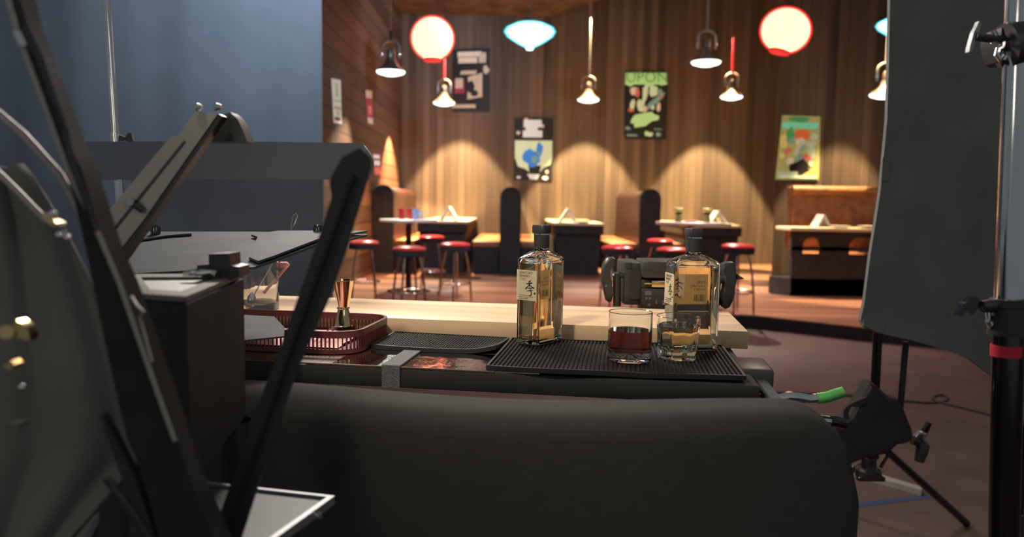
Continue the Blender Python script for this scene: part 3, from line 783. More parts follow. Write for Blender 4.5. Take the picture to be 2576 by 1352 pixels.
# ================================================================== BAR COUNTER (its own frame: U along the bar, V away from us)
YAW = math.radians(8.1)
ZB = 1.08
O = F(1228, 918, 1.09)
U = Vector((math.cos(YAW), -math.sin(YAW), 0)); V = Vector((math.sin(YAW), math.cos(YAW), 0))
def Q(u, v, z): return Vector((O.x, O.y, 0)) + U*u + V*v + Vector((0, 0, z))
def UV(px, py, z):
    q = F(px, py, z) - O
    return q.dot(U), q.dot(V)
def qbox(mb, u0, u1, v0, v1, z0, z1, bev=0.0):
    c = Q((u0+u1)/2, (v0+v1)/2, (z0+z1)/2)
    return mb.box(c, (u1-u0, v1-v0, z1-z0), -YAW, bev)
ctr = thing('bar_counter', 'black bar counter with wood-rimmed mirror top carrying the mats and bottles', 'bar', Q(-0.1, 0.3, 0))
obj('top', qbox(MB(), -0.95, 0.50, -0.018, 0.70, 1.040, ZB-0.002, 0.004), 'blackpaint', ctr)
obj('rim', qbox(qbox(MB(), -0.335, -0.31, -0.012, 0.16, ZB-0.0018, ZB), -0.335, 0.10, 0.143, 0.150, ZB-0.0018, ZB), 'barwood', ctr)
obj('mirror_panel', qbox(MB(), -0.309, 0.10, -0.012, 0.142, ZB-0.0018, ZB+0.0004), 'mirror', ctr)
obj('edge_strip', qbox(MB(), -0.36, 0.015, -0.017, -0.0125, ZB-0.0018, ZB+0.0012), 'barwood', ctr)
obj('wood_panel', qbox(MB(), -0.95, -0.336, -0.012, 0.32, ZB-0.0018, ZB), 'barwood', ctr)
for uu, vv in ((-0.9, 0.03), (0.42, 0.03), (-0.9, 0.62), (0.42, 0.62)):
    obj('leg', qbox(MB(), uu, uu+0.05, vv, vv+0.05, 0, 1.040), 'blackpaint', ctr)
# end cap and rail on the right
obj('end_cap', qbox(MB(), 0.478, 0.545, 0.085, 0.20, 1.045, 1.088, 0.008), 'blackplastic', ctr)
obj('end_rail', qbox(MB(), 0.512, 0.530, -0.13, 0.09, 1.050, 1.066), 'grey', ctr)
vent = MB()
for k in range(4):
    qbox(vent, 0.455, 0.508, -0.055+0.022*k, -0.043+0.022*k, 1.040, 1.049)
obj('vent_slat', vent, 'grey', ctr)
obj('under_rail', qbox(MB(), -0.95, 0.52, -0.125, -0.10, 1.030, 1.046), 'blackpaint', ctr)
# felt strap over the mirror
ua, ub = UV(955, 928, ZB)[0], UV(995, 928, ZB)[0]
st = MB()
qbox(st, ua, ua+0.036, -0.016, 0.160, ZB+0.0015, ZB+0.0045)
qbox(st, ua, ua+0.036, -0.0215, -0.0185, 1.040, ZB+0.0045)
tag(obj('felt_strap', st, 'felt'), 'grey felt strap lying across the mirror top of the bar', 'strap')
# butcher block slab
sl = qbox(MB(), -0.80, 0.535, 0.332, 0.655, ZB-0.001, 1.120, 0.003)
so = obj('wooden_shelf', sl, 'slab')
# keep boards running along the slab: give the object the bar's own turn
so.data.transform(Matrix.Translation(-Q(-0.13, 0.5, ZB))); so.data.transform(Matrix.Rotation(YAW, 4, 'Z'))
so.location = Q(-0.13, 0.5, ZB); so.rotation_euler = (0, 0, -YAW)
tag(so, 'thick laminated pale wooden slab along the back of the bar', 'shelf')

# ---- rubber bar mats
def bar_mat(fl, fr, br, bl, label, nx, ny, wave, lip=0.0):
    """corners in bar coordinates"""
    def at(u, v, z):
        a = Vector((*fl, 0))*(1-u)*(1-v) + Vector((*fr, 0))*u*(1-v) + Vector((*br, 0))*u*v + Vector((*bl, 0))*(1-u)*v
        return Q(a.x, a.y + wave(u)[0]*(1-v), ZB + 0.001 + z + wave(u)[1]*(1-v)**2)
    c = at(0.5, 0.5, 0)
    t = thing('rubber_bar_mat', label, 'mat', Vector((c.x, c.y, ZB)))
    mb = MB()
    nu = 40
    top = [[at(i/nu, j/12, 0.003) for j in range(13)] for i in range(nu+1)]
    mb.grid(lambda u, v: at(u, v, 0.003), nu+1, 13)
    mb.grid(lambda u, v: at(u, v, 0.0), nu+1, 13)
    obj('base_sheet', mb, 'rubber', t)
    rim = MB()
    per = [at(i/nu, 0, 0) for i in range(nu+1)] + [at(1, j/12, 0) for j in range(1, 13)] + [at(1-i/nu, 1, 0) for i in range(1, nu+1)] + [at(0, 1-j/12, 0) for j in range(1, 12)]
    n = len(per); cen = c
    rings = []
    for k, p in enumerate(per):
        tdir = (per[(k+1) % n]-per[k-1]).normalized(); out = tdir.cross(Vector((0, 0, 1)))
        rings.append([p + out*0.0035, p + out*0.0030 + Vector((0, 0, 0.009)), p - out*0.0015 + Vector((0, 0, 0.009)), p - out*0.0015])
    rim.loft(rings, closed=True)
    obj('rim', rim, 'rubber', t)
    nb = MB()
    for i in range(nx):
        for j in range(ny):
            u = (i+0.9)/(nx+0.8); v = (j+0.9)/(ny+0.8)
            p = at(u, v, 0.003)
            h = 0.0050
            rw = 0.0026
            vs = []
            for zz, k in ((0, 1.0), (h, 0.72)):
                vs.append([nb.bm.verts.new(p + U*(sx*rw*k) + V*(sy*rw*k*1.1) + Vector((0, 0, zz))) for sx, sy in ((-1, -1), (1, -1), (1, 1), (-1, 1))])
            nb.bm.faces.new(vs[1])
            for q in range(4): nb.bm.faces.new((vs[0][q], vs[0][(q+1) % 4], vs[1][(q+1) % 4], vs[1][q]))
    o = obj('nubs', nb, 'rubber', t, normals=True, angle=20)
    o['kind'] = 'stuff'
    return t
bar_mat((0.0, -0.004), (0.474, -0.014), (0.474, 0.312), (0.004, 0.30), 'wide black rubber bar mat under the bottles and both glasses', 56, 34,
        lambda u: (-0.012*math.sin(u*math.pi*1.5)-0.004*math.sin(u*9), 0.003*abs(math.sin(u*5))))
bar_mat((-0.280, 0.150), (-0.012, 0.142), (-0.006, 0.300), (-0.280, 0.316), 'smaller black rubber bar mat between the tray and the wide mat', 42, 17,
        lambda u: (-0.010*math.sin(u*math.pi*1.2), 0.010*max(0, (u-0.75)*4)**2))

# ---- maroon slotted tray
ZT = ZB+0.0015
tu0, tu1, tv0, tv1 = -0.80, -0.286, 0.062, 0.325
tw, td = tu1-tu0, tv1-tv0
tcen = ((tu0+tu1)/2, (tv0+tv1)/2)
tr = thing('serving_tray', 'maroon plastic tray with slotted rim holding the gold jigger', 'tray', Q(tcen[0], tcen[1], ZT))
def ring_pts(w, d, r, z, n=8): return [Q(tcen[0]+p.x, tcen[1]+p.y, z) for p in rrect(w, d, r, n)]
fl_ = MB(); fl_.prism(ring_pts(tw-0.012, td-0.012, 0.055, ZT), (0, 0, 0.004)); obj('tray_floor', fl_, 'tray', tr)
rm = MB()
rm.loft([ring_pts(tw, td, 0.06, ZT+0.034), ring_pts(tw, td, 0.06, ZT+0.048), ring_pts(tw-0.014, td-0.014, 0.053, ZT+0.048), ring_pts(tw-0.014, td-0.014, 0.053, ZT+0.034)], closed=True)
obj('rim', rm, 'tray', tr)
lw = MB()
lw.loft([ring_pts(tw-0.004, td-0.004, 0.058, ZT+0.0005), ring_pts(tw-0.004, td-0.004, 0.058, ZT+0.010), ring_pts(tw-0.011, td-0.011, 0.054, ZT+0.010), ring_pts(tw-0.011, td-0.011, 0.054, ZT+0.0005)], closed=True)
obj('lower_band', lw, 'tray', tr)
def along(w, d, r, s):
    """point and tangent at arc length s around a rounded rectangle"""
    pts = rrect(w, d, r, 16); n = len(pts); L = [(pts[(i+1) % n]-pts[i]).length for i in range(n)]; T = sum(L); s = s % T
    for i in range(n):
        if s <= L[i]:
            return pts[i].lerp(pts[(i+1) % n], s/L[i] if L[i] else 0), (pts[(i+1) % n]-pts[i]).normalized()
        s -= L[i]
per = sum((a-b).length for a, b in zip(rrect(tw-0.008, td-0.008, 0.056, 16), rrect(tw-0.008, td-0.008, 0.056, 16)[1:]+rrect(tw-0.008, td-0.008, 0.056, 16)[:1]))
nbars = int(per/0.0088)
ba = MB()
for k in range(nbars):
    p, tdir = along(tw-0.008, td-0.008, 0.056, k*per/nbars)
    ba.box(Q(tcen[0]+p.x, tcen[1]+p.y, ZT+0.0222), (0.0026, 0.0045, 0.0246), math.atan2(tdir.y, tdir.x)-YAW)
o = obj('slotted_wall', ba, 'tray', tr)
# pink paper lining
def pc(u, v):
    return Q(-0.70+0.36*u, 0.085+0.21*v, ZT+0.006+0.004*math.sin(u*17+v*5)*math.sin(v*13)+0.004)
tag(obj('paper_liner', MB().grid(pc, 40, 26), 'pinkcloth'), 'crumpled pink paper lying in the maroon tray', 'paper')
# jigger
ju, jv = UV(864, 832, ZT+0.006)
jz = ZT+0.004
hj = 0.110
jig = thing('jigger', 'double-ended gold jigger standing in the maroon tray', 'jigger', Q(ju, jv, jz+0.014))
k = hj
obj('cup', MB().lathe([(0.0, 0.40*k), (0.01216, 0.385*k), (0.01216, 0.40*k), (0.02560, 0.985*k), (0.02714, 0.99*k), (0.02714, k), (0.02509, k), (0.01126, 0.42*k), (0, 0.415*k)], n=40), 'gold', jig, False)
obj('foot', MB().lathe([(0.02368, 0.0), (0.02496, 0.0), (0.02496, 0.012*k), (0.02304, 0.03*k), (0.01254, 0.37*k), (0.0, 0.38*k), (0, 0.36*k), (0.01126, 0.35*k), (0.02202, 0.02*k)], n=40), 'gold', jig, False)
obj('collar', MB().lathe([(0.01216, 0.362*k), (0.01510, 0.37*k), (0.01587, 0.385*k), (0.01510, 0.40*k), (0.01216, 0.408*k)], n=40), 'gold', jig, False)
# strainer tongs lying in the tray
tu, tv = UV(800, 862, ZT+0.01)
tg = thing('ice_tongs', 'copper coloured ice tongs lying on the pink paper beside the jigger', 'tongs', Q(tu, tv, ZT+0.012))
a0, a1 = F(785, 866, ZT+0.014), F(833, 826, ZT+0.03)
for off in (0.0, 0.012):
    oo = U*off
    obj('arm', MB().prism([a0+oo, a0+oo+V*0.012, a1+oo+V*0.010, a1+oo], (0, 0, 0.003)), 'copperleg', tg)
obj('tip', MB().tube([a1, a1+U*0.006+V*0.006, a1+U*0.012], 0.003, 8), 'copperleg', tg)
# pale grey dish behind the lamp
du, dv = UV(640, 845, ZT+0.03)
dish = obj('steel_dish', MB().prism([F(600, 862, 1.13), F(715, 850, 1.13), F(716, 828, 1.13), F(690, 800, 1.13), F(600, 795, 1.13)], (0, 0, 0.003)), 'grey')
dish.location.z += 0.0
tag(dish, 'flat steel tray leaf lying over the maroon tray beside the studio lamp', 'plate')

# ---- mixing glass with bar spoon
mu, mv = UV(664, 790, 1.12)
mu, mv = -0.668, 0.40
mg = thing('mixing_glass', 'clear mixing glass with pouring lip on the wooden slab', 'glass', Q(mu, mv, 1.1205))
zsc = 1.1205
def mixring(r, z, spout=0.0, n=40):
    out = []
    for i in range(n):
        a = 2*math.pi*i/n
        da = math.atan2(math.sin(a+math.pi/2), math.cos(a+math.pi/2))
        rr = r + spout*math.exp(-(da/0.28)**2)
        out.append(Vector((rr*math.cos(a), rr*math.sin(a), z - 0.35*spout*math.exp(-(da/0.22)**2))))
    return out
mh = 0.147
glass = MB()
ro, ri = 0.052, 0.049
glass.loft([mixring(ro*0.97, 0), mixring(ro, 0.004), mixring(ro, mh*0.75), mixring(ro, mh*0.9, 0.006), mixring(ro, mh, 0.022), mixring(ri+0.001, mh, 0.022), mixring(ri, mh*0.88, 0.006), mixring(ri, mh*0.7), mixring(ri, 0.020), mixring(ri*0.9, 0.014)])
obj('glass_body', glass, 'glass', mg, False, 40)
sp = thing('bar_spoon', 'long twisted bar spoon with loop handle standing in the mixing glass', 'spoon', Q(mu+0.0, mv, zsc+0.02))
b0 = Q(mu-0.012, mv-0.01, zsc+0.02); b1 = P(730, 583, b0.y+0.06)
sh_ = MB()
nn = 40
sh_.tube([b0.lerp(b1, i/nn) + Vector((0.0008*math.sin(i*2.2), 0.0008*math.cos(i*2.2), 0)) for i in range(nn+1)], 0.0018, 8)
obj('shaft', sh_, 'steel', sp)
b2 = P(745, 537, b0.y+0.07); dirv = (b2-b1)
side = Vector((1, 0, 0)) - dirv.normalized()*dirv.normalized().x
lp_ = [b1, b1+dirv*0.35-side*0.003, b1+dirv*0.85-side*0.006, b2, b1+dirv*0.88+side*0.006, b1+dirv*0.4+side*0.004]
obj('loop_handle', MB().tube(lp_, 0.0014, 8, closed=True), 'steel', sp)
bl_ = MB().lathe([(0, -0.014), (0.008, -0.010), (0.012, 0.0), (0.009, 0.010), (0.003, 0.018), (0, 0.019)], tuple(b0), 20)
obj('bowl', bl_, 'steel', sp)
mud = thing('muddler', 'pink muddler whose round end sticks out over the mixing glass', 'muddler', Q(mu, mv, zsc+0.02))
m0 = Q(mu+0.012, mv+0.008, zsc+0.035); m1 = P(724, 667, m0.y+0.02)
obj('rod', MB().tube([m0, m1], 0.004, 10), 'pinkcloth', mud)
obj('rounded_end', MB().tube([P(700, 667, m0.y+0.02), P(706, 667, m0.y+0.02), P(722, 667, m0.y+0.02), P(728, 667, m0.y+0.02)], [0.003, 0.0085, 0.0085, 0.003], 12), 'pinkcloth', mud)

# ---- whisky bottles
def make_bottle(label):
    t = thing('whisky_bottle', label, 'bottle', (0, 0, 0))
    w, d = 0.102, 0.061
    def ring(k_w, k_d, r, z, n=6): return rrect(k_w, k_d, r, n, z)
    g = 0.0045
    outer = [ring(w-0.010, d-0.010, 0.006, 0.0), ring(w-0.002, d-0.002, 0.007, 0.0025), ring(w, d, 0.007, 0.007), ring(w, d, 0.007, 0.184), ring(w-0.0015, d-0.0015, 0.007, 0.1875), ring(w-0.006, d-0.005, 0.009, 0.1905),
             ring(0.060, 0.046, 0.0215, 0.2010), ring(0.036, 0.034, 0.0165, 0.2050), ring(0.030, 0.030, 0.0149, 0.210), ring(0.030, 0.030, 0.0149, 0.236)]
    inner = [ring(0.022, 0.022, 0.0109, 0.236), ring(0.022, 0.022, 0.0109, 0.206), ring(0.050, 0.036, 0.0165, 0.197), ring(w-0.018, d-0.014, 0.008, 0.188), ring(w-2*g, d-2*g, 0.005, 0.180), ring(w-2*g, d-2*g, 0.005, 0.014), ring(w-2*g-0.006, d-2*g-0.006, 0.004, 0.010)]
    obj('glass_body', MB().loft(outer+inner), 'glass', t, False, 30)
    e = 0.0003
    obj('whisky', MB().loft([ring(w-2*g-0.006+2*e, d-2*g-0.006+2*e, 0.004, 0.010-e), ring(w-2*g+2*e, d-2*g+2*e, 0.005, 0.014), ring(w-2*g+2*e, d-2*g+2*e, 0.005, 0.1780)]), 'whisky', t, False, 30)
    obj('sleeve', MB().lathe([(0.0151, 0.2105), (0.0172, 0.2105), (0.0172, 0.2385), (0.0151, 0.2385)], n=32, closed=True), 'blackplastic', t, False)
    obj('neck_ring', MB().lathe([(0.0150, 0.2386), (0.0176, 0.2392), (0.0176, 0.2425), (0.0150, 0.243)], n=32), 'chrome', t, False)
    cp = MB(); cp.loft([rrect(0.034, 0.034, 0.008, 5, 0.2432), rrect(0.0355, 0.0355, 0.009, 5, 0.246), rrect(0.0355, 0.0355, 0.009, 5, 0.258), rrect(0.033, 0.033, 0.008, 5, 0.261)])
    obj('cap', cp, 'blackplastic', t, False)
    # wrap label: far wide face (+y) and narrow face (-x)
    z0, z1 = 0.098, 0.164
    lb = MB()
    lb.box((-0.004, d/2+0.0004, (z0+z1)/2), (0.088, 0.0006, z1-z0))
    lb.box((-w/2-0.0004, 0.002, (z0+z1)/2), (0.0006, 0.052, z1-z0))
    lo = obj('label', lb, 'label', t, False)
    # writing on the narrow face (reads from -x): local right on the face is -y, up is z
    wr = MB(); X = -w/2-0.0009
    def facem(y, z): return Matrix(((0, 0, -1, X), (-1, 0, 0, y), (0, 1, 0, z), (0, 0, 0, 1)))
    wr.mi = 0
    wr.text('SUNTORY', 0.0075, facem(0.0215, 0.1555), 0.0001)
    wr.text('WHISKY', 0.0075, facem(0.0215, 0.1485), 0.0001)
    for kk, ln in enumerate(('a soft blend of carefully selected', 'Japanese whiskies aged in harmony', 'from our own distilleries')):
        wr.text(ln, 0.0026, facem(0.0215, 0.108-0.0035*kk), 0.0001)
    wr.mi = 1
    wr.text('TOKI', 0.0075, facem(0.0215, 0.1415), 0.0001)
    wr.mi = 0
    def stroke(pts, r):
        P3 = [Vector((X, -y, z)) for y, z in pts]
        for a, b, ra, rb in zip(P3, P3[1:], r, r[1:]):
            dd = (b-a).normalized(); nn_ = Vector((0, -dd.z, dd.y))
            wr.prism([a-nn_*ra, b-nn_*rb, b+nn_*rb, a+nn_*ra], (-0.0001, 0, 0))
    ox, oz = 0.006, 0.128
    def S(pts, r): stroke([(ox+y*0.001, oz+z*0.001) for y, z in pts], [q*0.001 for q in r])
    S([(3, 15), (0, 12), (-4, 10)], (0.5, 1.3, 0.5))
    S([(-9, 6), (-2, 7.5), (7, 9)], (0.9, 1.1, 1.4))
    S([(0, 12), (-0.5, 4), (-1, -3)], (0.7, 1.0, 0.6))
    S([(-1, 6.5), (-5, 0), (-11, -5)], (0.7, 1.2, 1.5))
    S([(0, 6), (5, 0), (12, -2.5)], (0.7, 1.3, 1.6))
    S([(-5, -4), (1, -3), (5, -2.5), (1, -7)], (0.6, 0.9, 1.0, 0.6))
    S([(1, -7), (5, -11), (5, -16), (1, -20), (-3, -18)], (0.6, 1.2, 1.3, 0.9, 0.4))
    S([(-7, -9), (0, -8), (8, -7)], (0.7, 0.9, 0.8))
    wr.prism([(X, -0.0175, 0.1125), (X, -0.0215, 0.1125), (X, -0.0215, 0.1165), (X, -0.0175, 0.1165)], (-0.0001, 0, 0))
    obj('lettering', wr, ['ink', 'redink'], lo, False)
    # print showing through the back of the wide label (seen through the glass, mirrored)
    bk = MB(); Y = d/2 - 0.00005
    def backm(x, z): return Matrix(((-1, 0, 0, x), (0, 0, 1, Y), (0, 1, 0, z), (0, 0, 0, 1)))
    bk.text('TOKI', 0.0085, backm(0.034, 0.143), 0.00003)
    bk.text('SUNTORY', 0.0070, backm(0.034, 0.1355), 0.00003)
    bk.text('WHISKY', 0.0068, backm(0.034, 0.1285), 0.00003)
    def S2(pts, r):
        P3 = [Vector((-0.034+x*0.001, Y, 0.131+z*0.001)) for x, z in pts]; rr = [q*0.001 for q in r]
        for a, b, ra, rb in zip(P3, P3[1:], rr, rr[1:]):
            dd = (b-a).normalized(); nn_ = Vector((-dd.z, 0, dd.x))
            bk.prism([a-nn_*ra, b-nn_*rb, b+nn_*rb, a+nn_*ra], (0, -0.00005, 0))
    S2([(-2, 22), (3, 26), (9, 21)], (1.2, 2.4, 0.8))
    S2([(0, 18), (8, 16), (18, 12)], (1.8, 2.2, 1.2))
    S2([(1, 20), (-3, 12), (-10, 8)], (1.6, 1.5, 0.8))
    S2([(5, 16), (6, 8), (5, 1)], (1.6, 1.8, 1.2))
    S2([(-10, 2), (0, 3), (10, 1)], (1.3, 1.4, 1.2))
    S2([(7, 9), (14, 4), (18, 0)], (1.0, 1.3, 1.4))
    S2([(-8, -4), (-2, -1), (4, -3), (12, -4)], (1.2, 1.3, 1.3, 1.0))
    S2([(0, -4), (-3, -14), (-10, -19)], (1.2, 1.5, 0.7))
    S2([(4, -4), (6, -13), (12, -18), (16, -14)], (1.2, 1.5, 1.6, 0.5))
    for kk in range(22):
        wbar = random.choice((0.0003, 0.0005, 0.0008)); xx = 0.010+0.00118*kk
        bk.prism([(xx, Y, 0.1045), (xx+wbar, Y, 0.1045), (xx+wbar, Y, 0.1195), (xx, Y, 0.1195)], (0, -0.00005, 0))
    obj('back_print', bk, ['ink'], lo, False)
    return t
bz = ZB+0.0105
bcen = Q(0.0715, 0.258, bz)
b1o = make_bottle('whisky bottle standing alone mid bar, its narrow label face turned towards us')
b1o.location = bcen
b1o.rotation_euler = (0, 0, math.radians(62-8.1))
c2 = Q(0.400, 0.252, bz)
dup(b1o, c2, math.radians(9.0), 'whisky bottle beside the two drinks, in front of the cinema camera')

# ---- drinks
def tumbler_drink(u, v, r, h, base, level, label, drink, facets=0):
    t = thing('drinking_glass', label, 'glass', Q(u, v, bz), 0)
    n = 48
    wall = 0.0022
    g = MB()
    if facets:
        # eight-sided foot blending to a round bowl
        def fr(rr, z, k):
            out = []
            for i in range(n):
                a = 2*math.pi*i/n
                seg = 2*math.pi/facets; aa = (a % seg) - seg/2
                ro_ = rr*((1-k) + k*math.cos(seg/2)/math.cos(aa))
                out.append(Vector((ro_*math.cos(a), ro_*math.sin(a), z)))
            return out
        rings = [fr(r*0.86, 0, 1), fr(r*0.90, 0.002, 1), fr(r*0.93, 0.012, 1), fr(r*0.97, h*0.55, 0.8), fr(r, h*0.8, 0), fr(r, h-0.001, 0), fr(r-0.001, h, 0), fr(r-wall, h-0.001, 0), fr(r-wall-0.001, h*0.7, 0), fr(r*0.86, h*0.40, 0), fr(r*0.72, base+0.008, 0), fr(r*0.5, base, 0)]
        g.loft(rings)
        lev = level
        e = 0.0003
        L = MB(); L.loft([fr(r*0.5+e, base-e, 0), fr(r*0.72+e, base+0.008, 0), fr(r*0.86+e, h*0.40, 0), fr((r-wall-0.001)*0.5+r*0.43+e, (h*0.4+h*0.7)/2, 0), fr(r-wall-0.001+e, h*0.7, 0), fr(r-wall-0.0006+e, lev, 0)])
    else:
        g.lathe([(0, 0.001), (r*0.9, 0), (r*0.985, 0.002), (r, 0.006), (r, h-0.001), (r-0.001, h), (r-wall, h-0.001), (r-wall, base+0.004), (r*0.88, base+0.001), (0, base)], n=n)
        e = 0.0003
        L = MB(); L.lathe([(0, base-e), (r*0.88+e, base+0.001-e), (r-wall+e, base+0.004), (r-wall+e, level), (0, level)], n=n)
    obj('glass_body', g, 'glass', t, False, 30)
    obj('drink', L, drink, t, False, 30)
    return t
def ice(t, locs, m):
    pass
tumbler_drink(0.268, 0.100, 0.0435, 0.098, 0.018, 0.062, 'straight tumbler half full of dark red drink on the rubber mat', 'cola')
tumbler_drink(0.365, 0.142, 0.0440, 0.087, 0.016, 0.068, 'short faceted tumbler of pale gold drink on the rubber mat', 'pale', 8)

# ================================================================== cinema camera behind the slab
CD = 2.10
cm = thing('cinema_camera', 'black cinema camera with side grips standing behind the wooden slab', 'camera', Vector((P(1690, 700, CD).x, CD, 0)))
def cbox(name, x0, y0, x1, y1, d, depth, m, bev=0.004, parent=cm):
    a, b = P(x0, y0, d), P(x1, y1, d)
    mb = MB().box(((a.x+b.x)/2, d+depth/2, (a.z+b.z)/2), (abs(b.x-a.x), depth, abs(a.z-b.z)), bev=bev)
    return obj(name, mb, m, parent)
hs = cbox('heat_sink', 1572, 661, 1614, 768, CD, 0.16, 'blackplastic')
rb_ = MB()
for k in range(6):
    a, b = P(1586+k*4.4, 678, CD), P(1586+k*4.4+2.0, 752, CD)
    rb_.box(((a.x+b.x)/2, CD-0.003, (a.z+b.z)/2), (b.x-a.x, 0.006, a.z-b.z))
obj('cooling_fins', rb_, 'blackmetal', hs)
cbox('top_block', 1574, 660, 1590, 676, CD-0.004, 0.10, 'blackmetal', 0.002)
cbox('body', 1612, 690, 1812, 772, CD+0.03, 0.16, 'blackplastic')
bt = cbox('battery', 1614, 726, 1800, 800, CD-0.03, 0.058, 'batt', 0.004)
cbox('battery_lock', 1614, 704, 1640, 726, CD-0.02, 0.05, 'blackmetal', 0.003)
cbox('top_pad', 1618, 657, 1730, 702, CD-0.045, 0.13, 'blackplastic', 0.006)
cbox('gold_contacts', 1640, 707, 1700, 724, CD-0.036, 0.02, 'brass', 0.001)
cbox('gold_pin', 1621, 712, 1640, 716, CD-0.036, 0.01, 'brass', 0.001)
pr = MB()
yb = CD-0.0312
def pm(px, py, vert=True):
    p = P(px, py, yb)
    return Matrix(((0, -1, 0, p.x), (0, 0, -1, yb), (1, 0, 0, p.z), (0, 0, 0, 1)))
pr.mi = 0; pr.text('90', 0.014, pm(1676, 768), 0.0002)
pr.mi = 0; pr.text('100min', 0.004, pm(1652, 766), 0.0002)
pr.mi = 1; pr.text('Li-Ion battery pack', 0.003, pm(1666, 778), 0.0002)
def pq(pts): pr.prism([P(x, y, yb) for x, y in pts], (0, -0.0003, 0))
pr.mi = 2
pq([(1668, 738), (1676, 738), (1684, 746), (1680, 750)]); pq([(1672, 764), (1684, 772), (1684, 778), (1674, 768)])
pq([(1700, 762), (1716, 762), (1712, 778), (1704, 778)])
pr.mi = 1
pq([(1622, 733), (1639, 733), (1639, 743), (1622, 743)]); pq([(1623, 748), (1629, 748), (1629, 754), (1623, 754)]); pq([(1632, 748), (1638, 748), (1638, 754), (1632, 754)]); pq([(1629, 764), (1637, 764), (1637, 771), (1629, 771)])
obj('printed_marks', pr, ['paleink', 'greyink', 'maroonink'], bt)
def grip(pts, name, d=CD, depth=0.04):
    mb = MB()
    A = [P(x, y, d) for x, y in pts]
    cen = sum(A, Vector())/len(A)
    rings = []
    for k, yy in ((0.80, 0.0), (0.95, 0.006), (1.0, 0.014), (1.0, depth-0.014), (0.95, depth-0.006), (0.8, depth)):
        rings.append([cen + (p-cen)*k + Vector((0, yy, 0)) for p in A])
    mb.loft(rings)
    return obj(name, mb, 'blackplastic', cm)
gl = [(1527, 651), (1534, 648), (1544, 648), (1549, 651), (1549, 660), (1543, 668), (1537, 678), (1537, 692), (1540, 706), (1543, 726), (1543, 748), (1540, 761), (1533, 763), (1525, 757), (1521, 740), (1517, 716), (1514, 698), (1515, 680), (1519, 664)]
g1 = grip(gl, 'side_grip')
gr_ = [(1820, 664), (1828, 660), (1846, 659), (1853, 664), (1855, 690), (1855, 710), (1851, 735), (1846, 760), (1838, 776), (1829, 780), (1819, 774), (1817, 755), (1822, 735), (1826, 712), (1826, 694), (1820, 684), (1817, 674)]
g2 = grip(gr_, 'side_grip')
obj('screw', MB().tube([P(1525, 720, CD-0.002), P(1525, 720, CD+0.006)], 0.0034, 12), 'chrome', g1)
for pts, rr, mm in (([(1540, 691), (1572, 691)], 0.007, 'chrome'), ([(1552, 688), (1552, 770)], 0.011, 'blackmetal'), ([(1556, 692), (1570, 692)], 0.009, 'blackmetal'), ([(1810, 705), (1828, 705)], 0.010, 'blackmetal')):
    obj('grip_arm', MB().tube([P(x, y, CD+0.02) for x, y in pts], rr, 14), mm, cm)
obj('side_lever', MB().prism([P(1854, 690, CD+0.01), P(1873, 702, CD+0.01), P(1854, 704, CD+0.01)], (0, 0.02, 0)), 'blackplastic', cm)
cb = P(1690, 800, CD+0.06)
obj('support_post', MB().lathe([(0.06, 0.0), (0.06, 0.03), (0.03, 0.05), (0.03, cb.z-0.03), (0.07, cb.z+0.02), (0.0, cb.z+0.02)], (cb.x, CD+0.09, 0), 20), 'blackmetal', cm)

# ================================================================== black cloth hung over the front of the bar
cx0, cx1 = -1.0, 0.62
def cloth_pt(s, t):
    """s along the bar, t down the fall"""
    u = cx0 + (cx1-cx0)*s
    top = 1.062 + 0.010*math.sin(s*5.2+2.2) - 0.006*math.sin(s*11+0.4)
    if s < 0.35: top += 0.012*math.sin((0.35-s)/0.35*math.pi*0.5)
    end = max(0.0, (u-0.515)/(cx1-0.515))
    top -= 0.115*(1-math.sqrt(max(0, 1-min(1, end)**2)))
    if t < 0.08:
        k = t/0.08; vv = -0.105 - 0.055*k; z = top - 0.001*k
    elif t < 0.2:
        k = (t-0.08)/0.12*math.pi/2; vv = -0.160 - 0.035*math.sin(k); z = top-0.001 - 0.035*(1-math.cos(k))
    else:
        k = (t-0.2)/0.8; vv = -0.195 + 0.012*math.sin(u*15+0.7)*k + 0.006*math.sin(u*37)*k; z = top-0.036 - (top-0.036-0.01)*k
        if end > 0: u -= 0.012*k
    return Q(u, vv, z)
cl = MB(); cl.grid(cloth_pt, 120, 40)
# the cloth turns the corner and runs back along the end of the bar
def cloth_end(s, t):
    p0 = cloth_pt(1.0, t)
    return p0 + V*(0.12*s) - U*(0.03*s*s)
cl.grid(cloth_end, 6, 40)
bmesh.ops.remove_doubles(cl.bm, verts=cl.bm.verts, dist=0.0005)
cobj = obj('black_drape', cl, 'duvetyne', normals=False, angle=60)
tag(cobj, 'black cloth hanging over the front of the bar down to the floor', 'cloth')
sm = cobj.modifiers.new('thickness', 'SOLIDIFY'); sm.thickness = 0.004

